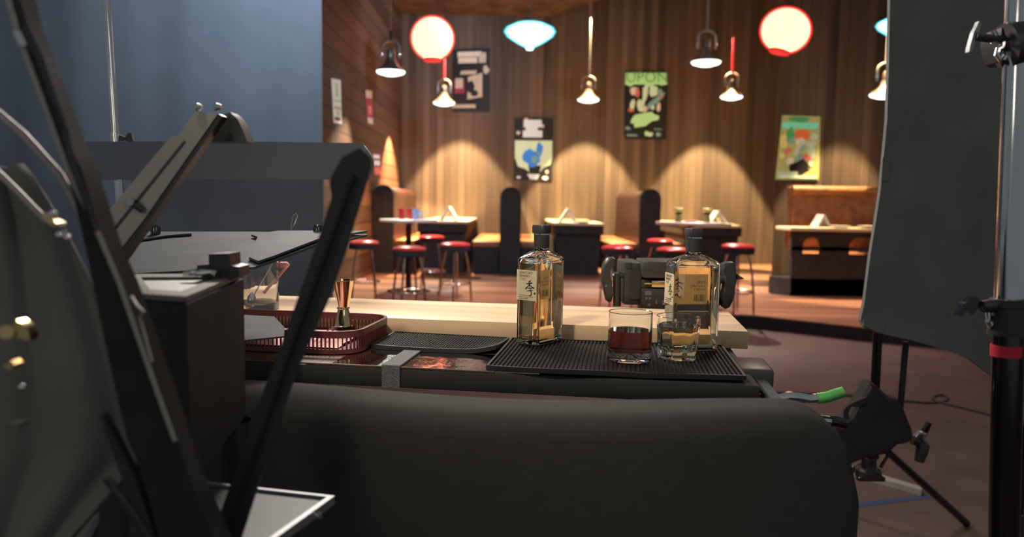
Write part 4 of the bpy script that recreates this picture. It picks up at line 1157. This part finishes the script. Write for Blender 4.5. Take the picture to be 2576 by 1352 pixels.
# spring clamps gripping the cloth
def spring_clamp(p0, pts, label, tip):
    t = thing('spring_clamp', label, 'clamp', p0, 0, 'spring clamps on the black cloth')
    n = len(pts); cut = n//2
    A = [P(*q) for q in pts]
    obj('handle', MB().tube(A[:cut+1], [0.0095, 0.010, 0.009][:1]*(cut+1), 10), 'chrome', t)
    obj('grip_sleeve', MB().tube(A[cut:], [0.0105]*(n-cut), 12), tip, t)
    obj('jaw', MB().box(A[0] - Vector((0.02, -0.005, 0.004)), (0.05, 0.03, 0.014), bev=0.003), 'blackmetal', t)
    return t
dC = 1.40
spring_clamp(P(1950, 1000, dC), [(1958, 1003, dC), (1985, 998, dC), (2010, 1000, dC), (2035, 1005, dC), (2055, 1003, dC), (2080, 1000, dC), (2100, 993, dC), (2121, 987, dC)], 'spring clamp with a green vinyl handle gripping the black cloth', 'greentape')
spring_clamp(P(2030, 1052, dC), [(2032, 1054, dC), (2050, 1055, dC), (2070, 1058, dC), (2088, 1060, dC), (2100, 1061, dC), (2126, 1067, dC)], 'spring clamp with bare metal handle just below the green one', 'darkchrome')

# ================================================================== RIGHT: black cloth flag, stands, sandbag, floor
FD = 2.75
fpts = [(2240, -60), (2237, 120), (2232, 300), (2215, 480), (2203, 560), (2190, 640), (2175, 760), (2165, 806), (2172, 822), (2206, 838), (2290, 856), (2390, 884), (2440, 905), (2500, 950), (2540, 985), (2640, 1060), (2900, 1100), (2900, -60)]
fg = thing('black_flag', 'tall black cloth flag hiding the edge of the bar set', 'flag', Vector((P(2400, 800, FD).x, FD, 0)))
def flag_face(pts, d):
    mb = MB(); mb.prism(pxpoly(pts, d), (0, 0.02, 0)); return mb
obj('cloth', flag_face(fpts, FD), 'flagcloth', fg)
obj('pocket_hem', MB().prism([P(2221, 395, FD-0.006), P(2240, 395, FD-0.006), P(2236, 455, FD-0.006), P(2217, 455, FD-0.006)], (0, 0.004, 0)), 'flagcloth', fg)
obj('bottom_hem', MB().prism([P(2172, 806, FD-0.005), P(2225, 808, FD-0.005), P(2225, 838, FD-0.005), P(2206, 836, FD-0.005), P(2172, 820, FD-0.005)], (0, 0.004, 0)), 'flagcloth', fg)

# near chrome stand at the right edge
ND = 1.15
ns = thing('light_stand', 'tall chrome and black light stand with red tape close to us', 'stand', Vector((P(2530, 1352, ND).x, ND, 0)))
def npt(x, y): return P(x, y, ND)
zf = npt(2525, 1352)
obj('upper_tube', MB().tube([npt(2572, -80), npt(2538, 770)], 0.0205, 24), 'chrome', ns)
low_end = npt(2524, 1400); dirn = (npt(2524, 1400)-npt(2535, 860)).normalized()
zend = low_end + dirn*(low_end.z/(-dirn.z))
obj('lower_tube', MB().tube([npt(2536, 840), zend], 0.0215, 24), 'darkchrome', ns)
for (y0, y1, r) in ((752, 770, 0.0275), (770, 792, 0.024), (792, 826, 0.0275), (826, 842, 0.0290)):
    xx = 2540 - (y0-752)*0.03
    obj('collar', MB().tube([npt(xx, y0), npt(xx-0.6, y1)], r, 24), 'blackmetal', ns)
obj('red_tape', MB().tube([npt(2533, 868), npt(2532, 896)], 0.0222, 24), 'redtape', ns)
obj('worn_patch', MB().prism([npt(2503, 898)-Vector((0, 0.0, 0)), npt(2510, 898), npt(2509, 970), npt(2504, 972)], (0, 0.004, 0)), 'scratch', ns)
kn = obj('tightening_knob', MB().tube([npt(2520, 768), npt(2490, 770), npt(2470, 772)], [0.012, 0.0105, 0.009], 16), 'blackmetal', ns)
obj('wing', MB().prism([npt(2413, 796), npt(2424, 765), npt(2436, 762), npt(2440, 750), npt(2464, 750), npt(2466, 772), npt(2448, 792), npt(2430, 786), npt(2418, 798)], (0, 0.014, 0)), 'darkchrome', kn)
obj('hook', MB().tube([npt(2486, 784), npt(2487, 800), npt(2484, 810), npt(2490, 822), npt(2497, 812)], 0.004, 10), 'chrome', ns)
# upper grip head
gh = obj('grip_head', MB().tube([npt(2528, 118), npt(2560, 112)], [0.034, 0.036], 20), 'blackmetal', ns)
obj('grip_block', MB().prism([npt(2520, 70), npt(2560, 58), npt(2576, 60), npt(2576, 150), npt(2545, 156), npt(2530, 150), npt(2518, 100)], (0, 0.05, 0)), 'blackplastic', ns)
obj('clamp_ring', MB().tube([npt(2528, 163), npt(2556, 154)], 0.008, 12), 'darkchrome', ns)
tl_ = obj('t_handle', MB().prism([npt(2463, 53), npt(2469, 57), npt(2466, 72), npt(2460, 92), npt(2452, 110), npt(2445, 130), npt(2438, 130), npt(2440, 118), npt(2447, 92), npt(2450, 80), npt(2458, 66)], (0, 0.010, 0)), 'silver', ns)
obj('handle_rod', MB().tube([npt(2454, 92), npt(2496, 98), npt(2525, 100)], 0.006, 10), 'blackmetal', ns)
obj('handle_rod', MB().tube([npt(2498, 78), npt(2504, 90), npt(2496, 103), npt(2522, 101)], 0.0045, 10), 'chrome', ns)
obj('hook', MB().tube([npt(2524, 105), npt(2522, 120), npt(2512, 125), npt(2509, 138), npt(2514, 148), npt(2522, 140)], 0.005, 10), 'chrome', ns)
# further stand tube at the very edge
es = thing('light_stand', 'second dark stand tube cut by the picture edge behind the red-taped stand', 'stand', Vector((P(2570, 1200, 1.6).x, 1.6, 0)))
e0, e1 = P(2600, 1000, 1.6), P(2558, 1290, 1.6)
obj('tube', MB().tube([e0+(e0-e1)*1.0, e1], 0.012, 16), 'darkchrome', es)
ebase = e1
obj('base_block', MB().box((P(2590, 1290, 1.62).x, 1.62, e1.z/2), (0.10, 0.08, e1.z)), 'blackplastic', es)

# stand carrying the flag, with sandbag
SD = 3.0
fs = thing('flag_stand', 'black and chrome stand below the black flag with a sandbag on its leg', 'stand', Vector((P(2190, 1190, SD).x, SD, 0)))
def sp3(x, y, d=SD): return P(x, y, d)
obj('column', MB().tube([sp3(2215, 700), sp3(2192, 1170)], 0.018, 18), 'darkchrome', fs)
obj('side_tube', MB().tube([sp3(2279, 860), sp3(2266, 1010), sp3(2262, 1060)], 0.0125, 16), 'blackmetal', fs)
lA = sp3(2225, 1130); lB = F(2432, 1318, 0.012)
obj('leg', MB().tube([lA, lB], 0.0165, 16), 'darkchrome', fs)
obj('leg_reflector', MB().tube([lA.lerp(lB, 0.45)+Vector((-0.012, -0.014, 0)), lB+Vector((-0.012, -0.012, 0.004))], 0.0035, 8), 'chrome', fs)
obj('leg', MB().tube([sp3(2150, 1112), sp3(2030, 1130)], 0.016, 16), 'brass', fs)
obj('leg', MB().tube([sp3(2205, 1150), Vector((sp3(2150, 1186).x, SD+0.5, 0.012))], 0.012, 12), 'darkchrome', fs)
hb = sp3(2185, 1182)
obj('hub', MB().lathe([(0.0, 0), (0.05, 0), (0.05, 0.03), (0.03, 0.04), (0.028, 0.08), (0, 0.08)], tuple(hb-Vector((0, 0, 0.03))), 20), 'blackmetal', fs)
obj('hub_bracket', MB().box(hb+Vector((0.0, -0.02, -0.03)), (0.11, 0.03, 0.018), bev=0.004), 'darkchrome', fs)
obj('brace', MB().tube([sp3(2215, 1178), sp3(2228, 1155), sp3(2240, 1140)], 0.007, 10), 'darkchrome', fs)
th = obj('t_handle', MB().prism([sp3(2345, 1067), sp3(2337, 1064), sp3(2322, 1088), sp3(2310, 1112), sp3(2320, 1114), sp3(2330, 1100)], (0, 0.02, 0)), 'darkchrome', fs)
obj('clamp_ring', MB().tube([sp3(2302, 1100), sp3(2312, 1088), sp3(2326, 1092), sp3(2322, 1106)], 0.008, 12), 'chrome', fs)
obj('clamp_body', MB().tube([sp3(2296, 1108), sp3(2318, 1118)], [0.018, 0.014], 14), 'darkchrome', fs)
obj('rubber_knob', MB().tube([sp3(2314, 1112), sp3(2322, 1122), sp3(2318, 1140), sp3(2312, 1162)], [0.018, 0.026, 0.024, 0.018], 16), 'blackplastic', fs)
sb = thing('sandbag', 'black cloth sandbag slung over the stand leg with a strap handle', 'bag', Vector((sp3(2210, 1100).x, SD-0.06, 0.3)))
bag = [(2192, 962), (2205, 968), (2240, 1000), (2262, 1004), (2280, 1035), (2300, 1085), (2303, 1105), (2290, 1118), (2262, 1122), (2238, 1145), (2180, 1158), (2128, 1177), (2120, 1150), (2110, 1100), (2103, 1075), (2115, 1070), (2140, 1050), (2160, 1015), (2178, 985)]
A = pxpoly(bag, SD-0.10); cen = sum(A, Vector())/len(A)
mb = MB(); mb.loft([[cen+(p-cen)*k+Vector((0, yy, 0)) for p in A] for k, yy in ((0.86, 0.0), (0.97, 0.01), (1.0, 0.03), (1.0, 0.055), (0.96, 0.075))])
obj('bag_body', mb, 'duvetyne', sb)
obj('strap', MB().prism([P(x, y, SD-0.11) for x, y in ((2180, 1000), (2150, 1012), (2132, 1022), (2123, 1032), (2122, 1048), (2132, 1060), (2138, 1054), (2134, 1040), (2142, 1024), (2160, 1026), (2180, 1014))], (0, 0.012, 0)), 'duvetyne', sb)

# floor strip, tape, cable
def fpoly(pts, z=0.0): return [F(x, y, z) for x, y in pts]
tag(obj('floor_batten', MB().prism(fpoly([(1980, 1124), (2322, 1226), (2318, 1234), (1976, 1140)], 0.03), (0, 0, -0.0295)), 'armgrey'), 'flat grey batten lying on the stage floor under the stand', 'batten')
tag(obj('floor_tape', MB().prism(fpoly([(2000, 1282), (2150, 1266), (2345, 1244), (2352, 1252), (2200, 1272), (2000, 1294)], 0.0015), (0, 0, -0.001)), 'bluetape'), 'strip of blue tape stuck on the stage floor', 'tape')
cab = [(1900, 985), (2000, 990), (2100, 993), (2180, 998), (2260, 1008), (2330, 1014), (2372, 1012), (2386, 1003), (2375, 995), (2355, 995), (2345, 1003), (2360, 1012), (2420, 1026), (2500, 1046), (2580, 1066)]
tag(obj('floor_cable', MB().tube([F(x, y, 0.009) for x, y in cab], 0.009, 8), 'blackplastic'), 'black cable with a small loop running across the stage floor', 'cable')

# ================================================================== LEFT: cool-lit grip gear
# chrome stand behind the lamp
BD = 2.35
cs = thing('light_stand', 'slim chrome stand rising behind the grey slotted arm', 'stand', Vector((P(305, 520, BD).x, BD, 0)))
q0, q1 = P(263, -60, BD), P(291, 350, BD)
dq = (q1-q0).normalized(); qz = q1 + dq*(q1.z/(-dq.z))
obj('tube', MB().tube([q0, q1], 0.0115, 16), 'chrome', cs)
obj('lower_tube', MB().tube([q1, qz], 0.0125, 16), 'chrome', cs)
obj('collar', MB().tube([P(289, 335, BD), P(291, 358, BD)], 0.014, 16), 'chrome', cs)
obj('knob', MB().prism([P(298, 338, BD), P(315, 345, BD), P(322, 335, BD), P(330, 335, BD), P(334, 354, BD), P(320, 356, BD), P(312, 352, BD), P(298, 354, BD)], (0, 0.015, 0)), 'blackmetal', cs)

# black flags
AD = 2.31
tag(obj('flag_board', MB().prism(pxpoly([(150, 357), (400, 356), (700, 357), (898, 360), (915, 366), (930, 385), (938, 405), (936, 430), (925, 452), (150, 452)], AD), (0, 0.02, 0)), 'boardcloth'), 'long black board held level across the chrome stand', 'flag')
BD2 = 2.75
tag(obj('flag_board', MB().prism(pxpoly([(330, 440), (811, 440), (813, 560), (836, 760), (836, 1500), (330, 1500)], BD2), (0, 0.02, 0)), 'boardcloth'), 'black upright flag standing behind the lamp leaf and the mixing glass', 'flag')

# studio lamp with barn door leaves
LZ = 1.285
sl_ = thing('studio_lamp', 'black studio lamp housing with a large pale grey barn door leaf', 'lamp', Vector((F(470, 740, LZ).x, F(470, 740, LZ).y, 0)))
hp = [F(310, 704, LZ), F(613, 702, LZ), F(470, 766, LZ), F(335, 757, LZ)]
hob = MB(); hob.prism(hp, (0, 0, -0.20)); obj('housing', hob, 'blackpaint', sl_)
cenh = sum(hp, Vector())/4
hin = [cenh+(p-cenh)*0.97+Vector((0, 0, 0.002)) for p in hp]; hin2 = [cenh+(p-cenh)*0.62+Vector((0, 0, 0.002)) for p in hp]
ln_ = MB(); ln_.loft([hin, [p+Vector((0, 0, 0.006)) for p in hin], [p+Vector((0, 0, 0.006)) for p in hin2], hin2], closed=True)
obj('lining_frame', ln_, 'beige', sl_)
obj('inner_screen', MB().prism(hin2, (0, 0, 0.002)), 'armgrey', sl_)
ldepth = lambda y: 1.62 - (y-583)/107.0*0.38
def lp3(x, y): return P(x, y, ldepth(y))
leaf = MB(); leaf.prism([lp3(x, y) for x, y in ((345, 583), (640, 583), (925, 590), (860, 607), (800, 614), (690, 655), (640, 672), (300, 690), (296, 640))], (0, 0, -0.004))
obj('barn_door', leaf, 'grey', sl_)
leaf2 = MB(); leaf2.prism([lp3(x, y)+Vector((0, 0, 0.008)) for x, y in ((632, 600), (700, 590), (925, 590), (798, 612), (688, 655), (650, 668), (626, 658), (648, 606))], (0, 0, -0.004))
obj('barn_door', leaf2, 'grey', sl_)
for (x, y) in ((392, 578), (800, 578)):
    p = lp3(x, 590)
    obj('bolt', MB().lathe([(0, 0), (0.010, 0), (0.010, 0.014), (0.007, 0.02), (0, 0.021)], tuple(p), 12), 'darkchrome', sl_)
obj('scratch_line', MB().tube([lp3(345, 612)+Vector((0, 0, 0.004)), lp3(420, 600)+Vector((0, 0, 0.004)), lp3(482, 595)+Vector((0, 0, 0.004))], 0.003, 6), 'blackplastic', sl_)
kd = 1.0
kb = obj('tilt_knob', MB().prism([P(525, 640, kd), P(577, 638, kd), P(579, 668, kd), P(600, 672, kd), P(603, 692, kd), P(580, 705, kd), P(520, 702, kd), P(492, 690, kd), P(496, 668, kd), P(525, 665, kd)], (0, 0.04, 0)), 'blackplastic', sl_)
obj('lever', MB().tube([P(462, 690, kd-0.01), P(490, 687, kd-0.01), P(530, 685, kd-0.01), P(545, 690, kd-0.01)], [0.004, 0.0055, 0.003, 0.006], 10), 'chrome', kb)
obj('dome_bolt', MB().lathe(sphere_prof(0.0105, 8), tuple(P(308, 682, 1.05)), 16), 'chrome', sl_)
hb2 = F(470, 740, LZ)
obj('stand_post', MB().lathe([(0.08, 0), (0.08, 0.02), (0.02, 0.04), (0.02, LZ-0.20)], (F(590, 706, LZ).x, F(590, 706, LZ).y, 0), 16), 'blackmetal', sl_)

# grey slotted adjusting arm
GD = 1.02
ga = thing('slotted_arm', 'grey slotted metal arm slanting up in front of the black board', 'arm', P(270, 640, GD))
obj('bar', MB().prism(pxpoly([(490, 282), (548, 286), (433, 450), (362, 552), (290, 644), (250, 557), (340, 450), (432, 341), (450, 341)], GD), (0, 0.014, 0)), 'armgrey', ga)
obj('edge_bar', MB().prism([P(548, 286, GD+0.002), P(560, 292, GD+0.002), P(375, 558, GD+0.002), P(300, 665, GD+0.002), P(290, 644, GD+0.002), P(362, 552, GD+0.002)], (0, 0.02, 0)), 'blackmetal', ga)
obj('slot', MB().prism(pxpoly([(462, 354), (468, 357), (274, 600), (267, 596)], GD-0.0008), (0, 0.0006, 0)), 'blackplastic', ga)
obj('bolt', MB().tube([P(326, 508, GD-0.012), P(326, 508, GD)], [0.0052, 0.0060], 16), 'steel', ga)
obj('bolt_nut', MB().tube([P(338, 515, GD-0.006), P(360, 530, GD-0.001)], 0.0048, 10), 'blackplastic', ga)
for x in (500, 548):
    obj('wing_nut', MB().tube([P(x-9, 277, GD-0.005), P(x, 268, GD-0.005), P(x+9, 270, GD-0.005)], [0.003, 0.005, 0.003], 10), 'chrome', ga)
obj('pivot_hood', MB().prism(pxpoly([(552, 290), (580, 283), (598, 300), (612, 330), (622, 357), (508, 357)], GD+0.03), (0, 0.03, 0)), 'blackmetal', ga)

# black slanted easel leg
EDT = 0.785
el = thing('easel_leg', 'broad black strut slanting down from the end of the black board', 'strut', P(570, 1352, EDT))
obj('bar', MB().prism(pxpoly([(905, 372), (930, 392), (935, 415), (925, 450), (893, 555), (868, 640), (832, 740), (748, 930), (690, 1095), (640, 1250), (560, 1500), (480, 1500), (540, 1330), (650, 1015), (706, 870), (770, 690), (815, 558), (834, 496), (828, 455), (860, 395)], EDT), (0, 0.005, 0)), 'blackmetal', el)
obj('ridge', MB().prism(pxpoly([(888, 440), (893, 442), (800, 700), (716, 930), (610, 1240), (560, 1400), (556, 1400), (606, 1238), (711, 928), (795, 698)], EDT-0.006), (0, 0.0055, 0)), 'blackpaint', el)

# left tripod leg group
LD = 0.72
tp = thing('tripod', 'big out-of-focus black tripod leg with cables close to us', 'tripod', P(430, 1352, LD))
obj('leg', MB().prism(pxpoly([(12, -40), (34, -40), (58, 60), (98, 160), (146, 290), (178, 372), (205, 425), (240, 545), (265, 620), (310, 720), (362, 865), (395, 960), (440, 1090), (478, 1210), (540, 1352), (600, 1500), (450, 1500), (398, 1352), (360, 1200), (321, 1110), (285, 960), (250, 800), (222, 660), (186, 500), (158, 410), (108, 280), (38, 90)], LD), (0, 0.03, 0)), 'blackpaint', tp)
obj('edge_highlight', MB().tube([P(10, -40, LD-0.01), P(42, 80, LD-0.01), P(120, 290, LD-0.01), P(170, 430, LD-0.01), P(235, 560, LD-0.01), P(300, 712, LD-0.01), P(348, 850, LD-0.01), P(395, 985, LD-0.01), P(440, 1110, LD-0.01)], 0.0022, 8), 'armgrey', tp)  # pale line standing for light caught along the black leg's edge
obj('highlight_spot', MB().tube([P(42, 80, LD-0.012), P(60, 118, LD-0.012)], 0.0032, 8), 'chrome', tp)  # brightest stretch of that edge highlight, modelled in chrome
cbm = MB()
pts = []
import itertools
ctrl = [(45, 0), (62, 60), (100, 140), (140, 260), (165, 330), (185, 420), (212, 500), (245, 590)]
for (xa_, ya_), (xb_, yb_) in zip(ctrl, ctrl[1:]):
    for i in range(12):
        k = i/12; pts.append((xa_+(xb_-xa_)*k, ya_+(yb_-ya_)*k))
cbm.tube([P(x, y, LD-0.02) for x, y in pts], [0.0026 if i % 2 else 0.0034 for i in range(len(pts))], 8)
obj('braided_cable', cbm, 'darkchrome', tp)
obj('cable', MB().tube([P(330, 745, LD-0.01), P(345, 770, LD-0.01), P(362, 785, LD-0.01), P(352, 800, LD-0.01), P(366, 850, LD-0.01), P(382, 910, LD-0.01)], 0.0014, 6), 'steel', tp)
obj('cross_tube', MB().tube([P(-40, 255, LD+0.05), P(60, 340, LD+0.05), P(150, 440, LD+0.05), P(235, 590, LD+0.05)], 0.0042, 12), 'armgrey', tp)
obj('cross_tube', MB().tube([P(-40, 400, LD+0.06), P(40, 478, LD+0.06), P(120, 560, LD+0.06)], 0.0035, 12), 'armgrey', tp)
obj('spreader', MB().prism(pxpoly([(250, 1045), (262, 1050), (332, 1190), (372, 1300), (405, 1400), (372, 1400), (345, 1300), (300, 1190)], LD), (0, 0.012, 0)), 'blackmetal', tp)
obj('spreader', MB().tube([P(268, 1203, LD), P(312, 1262, LD), P(360, 1330, LD), P(400, 1400, LD)], 0.0045, 10), 'blackmetal', tp)
obj('post', MB().prism(pxpoly([(248, 1270), (303, 1270), (303, 1450), (248, 1450)], LD+0.03), (0, 0.02, 0)), 'blackmetal', tp)
# black cloth mass at the left edge
def lcl(u, v):
    y = 420 + v*1000
    xr_ = 60 + 320*min(1, v*1.6)**0.8 - 900*max(0, v-0.72)
    x = -80 + (xr_+80)*u
    return P(x, y, 0.83 + 0.007*math.sin(u*14+v*3))
ldr = obj('black_wrap', MB().grid(lcl, 40, 30), 'wrapcloth', normals=False)
ldr.modifiers.new('thickness', 'SOLIDIFY').thickness = 0.006
tag(ldr, 'dark cloth wrap bunched behind the tripod leg at the picture edge', 'cloth')
# blurred clamp hardware on the left
def hardware(pts, label, name='grip_clamp', m='brass'):
    t = thing(name, label, 'clamp', P(pts[0][0], pts[0][1], 0.66), 0, 'metal clamps on the tripod')
    return t
hc = hardware([(30, 840)], 'brass wing clamp catching the light at the picture edge')
obj('wing', MB().prism(pxpoly([(18, 838), (42, 806), (62, 818), (75, 842), (74, 858), (50, 852), (36, 848)], 0.66), (0, 0.012, 0)), 'brass', hc)
obj('screw', MB().tube([P(16, 836, 0.655), P(16, 836, 0.665)], 0.006, 16), 'brass', hc)
hc2 = hardware([(125, 555)], 'small brass clamp with two bright bolts where the tubes cross')
obj('body', MB().prism(pxpoly([(102, 536), (118, 540), (142, 560), (140, 570), (122, 564)], 0.66), (0, 0.012, 0)), 'brass', hc2)
for x, y in ((134, 538), (157, 566), (170, 598), (150, 592)):
    obj('bolt', MB().lathe(sphere_prof(0.003, 6), tuple(P(x, y, 0.655)), 10), 'chrome', hc2)
hc3 = hardware([(25, 915)], 'dim clamp with flat beige pad below the brass wing clamp')
obj('body', MB().prism(pxpoly([(12, 918), (28, 908), (36, 918), (30, 930), (12, 930)], 0.66), (0, 0.012, 0)), 'brass', hc3)
obj('pad', MB().prism(pxpoly([(16, 1066), (48, 1066), (48, 1080), (30, 1084), (14, 1078)], 0.66), (0, 0.012, 0)), 'beige', hc3)
obj('bolt', MB().lathe(sphere_prof(0.003, 6), tuple(P(56, 975, 0.655)), 10), 'chrome', hc3)

# silver-framed light panel low in front
ZP = 1.03
pp = [F(300, 1188, ZP), F(842, 1248, ZP), F(665, 1375, ZP), F(200, 1375, ZP)]
lp_t = thing('led_light', 'silver-framed frosted light panel lying flat below the lamp', 'light', Vector((F(560, 1300, ZP).x, F(560, 1300, ZP).y, ZP-0.03)))
cenp = sum(pp, Vector())/4
def inset(pts, k): return [cenp+(p-cenp)*k for p in pts]
fr_ = MB(); A_ = pp; B_ = inset(pp, 0.94)
fr_.loft([[p-Vector((0, 0, 0.011)) for p in A_], A_, B_, [p-Vector((0, 0, 0.011)) for p in B_]], closed=True)
obj('frame', fr_, 'silver', lp_t)
obj('diffuser', MB().prism([p-Vector((0, 0, 0.004)) for p in inset(pp, 0.945)], (0, 0, -0.006)), 'screen', lp_t)
obj('latch', MB().tube([F(792, 1290, ZP+0.0), F(806, 1300, ZP)], 0.003, 8), 'chrome', lp_t)
obj('stand_box', MB().box((cenp.x, cenp.y, (ZP-0.012)/2), (0.20, 0.12, ZP-0.012)), 'blackpaint', lp_t)
tag(obj('beige_board', MB().prism([F(135, 1350, 0.95), F(200, 1296, 0.95), F(252, 1290, 0.95), F(252, 1420, 0.95), F(110, 1420, 0.95)], (0, 0, -0.01)), 'beige'), 'small beige board corner showing at the bottom edge beside the light panel', 'board')
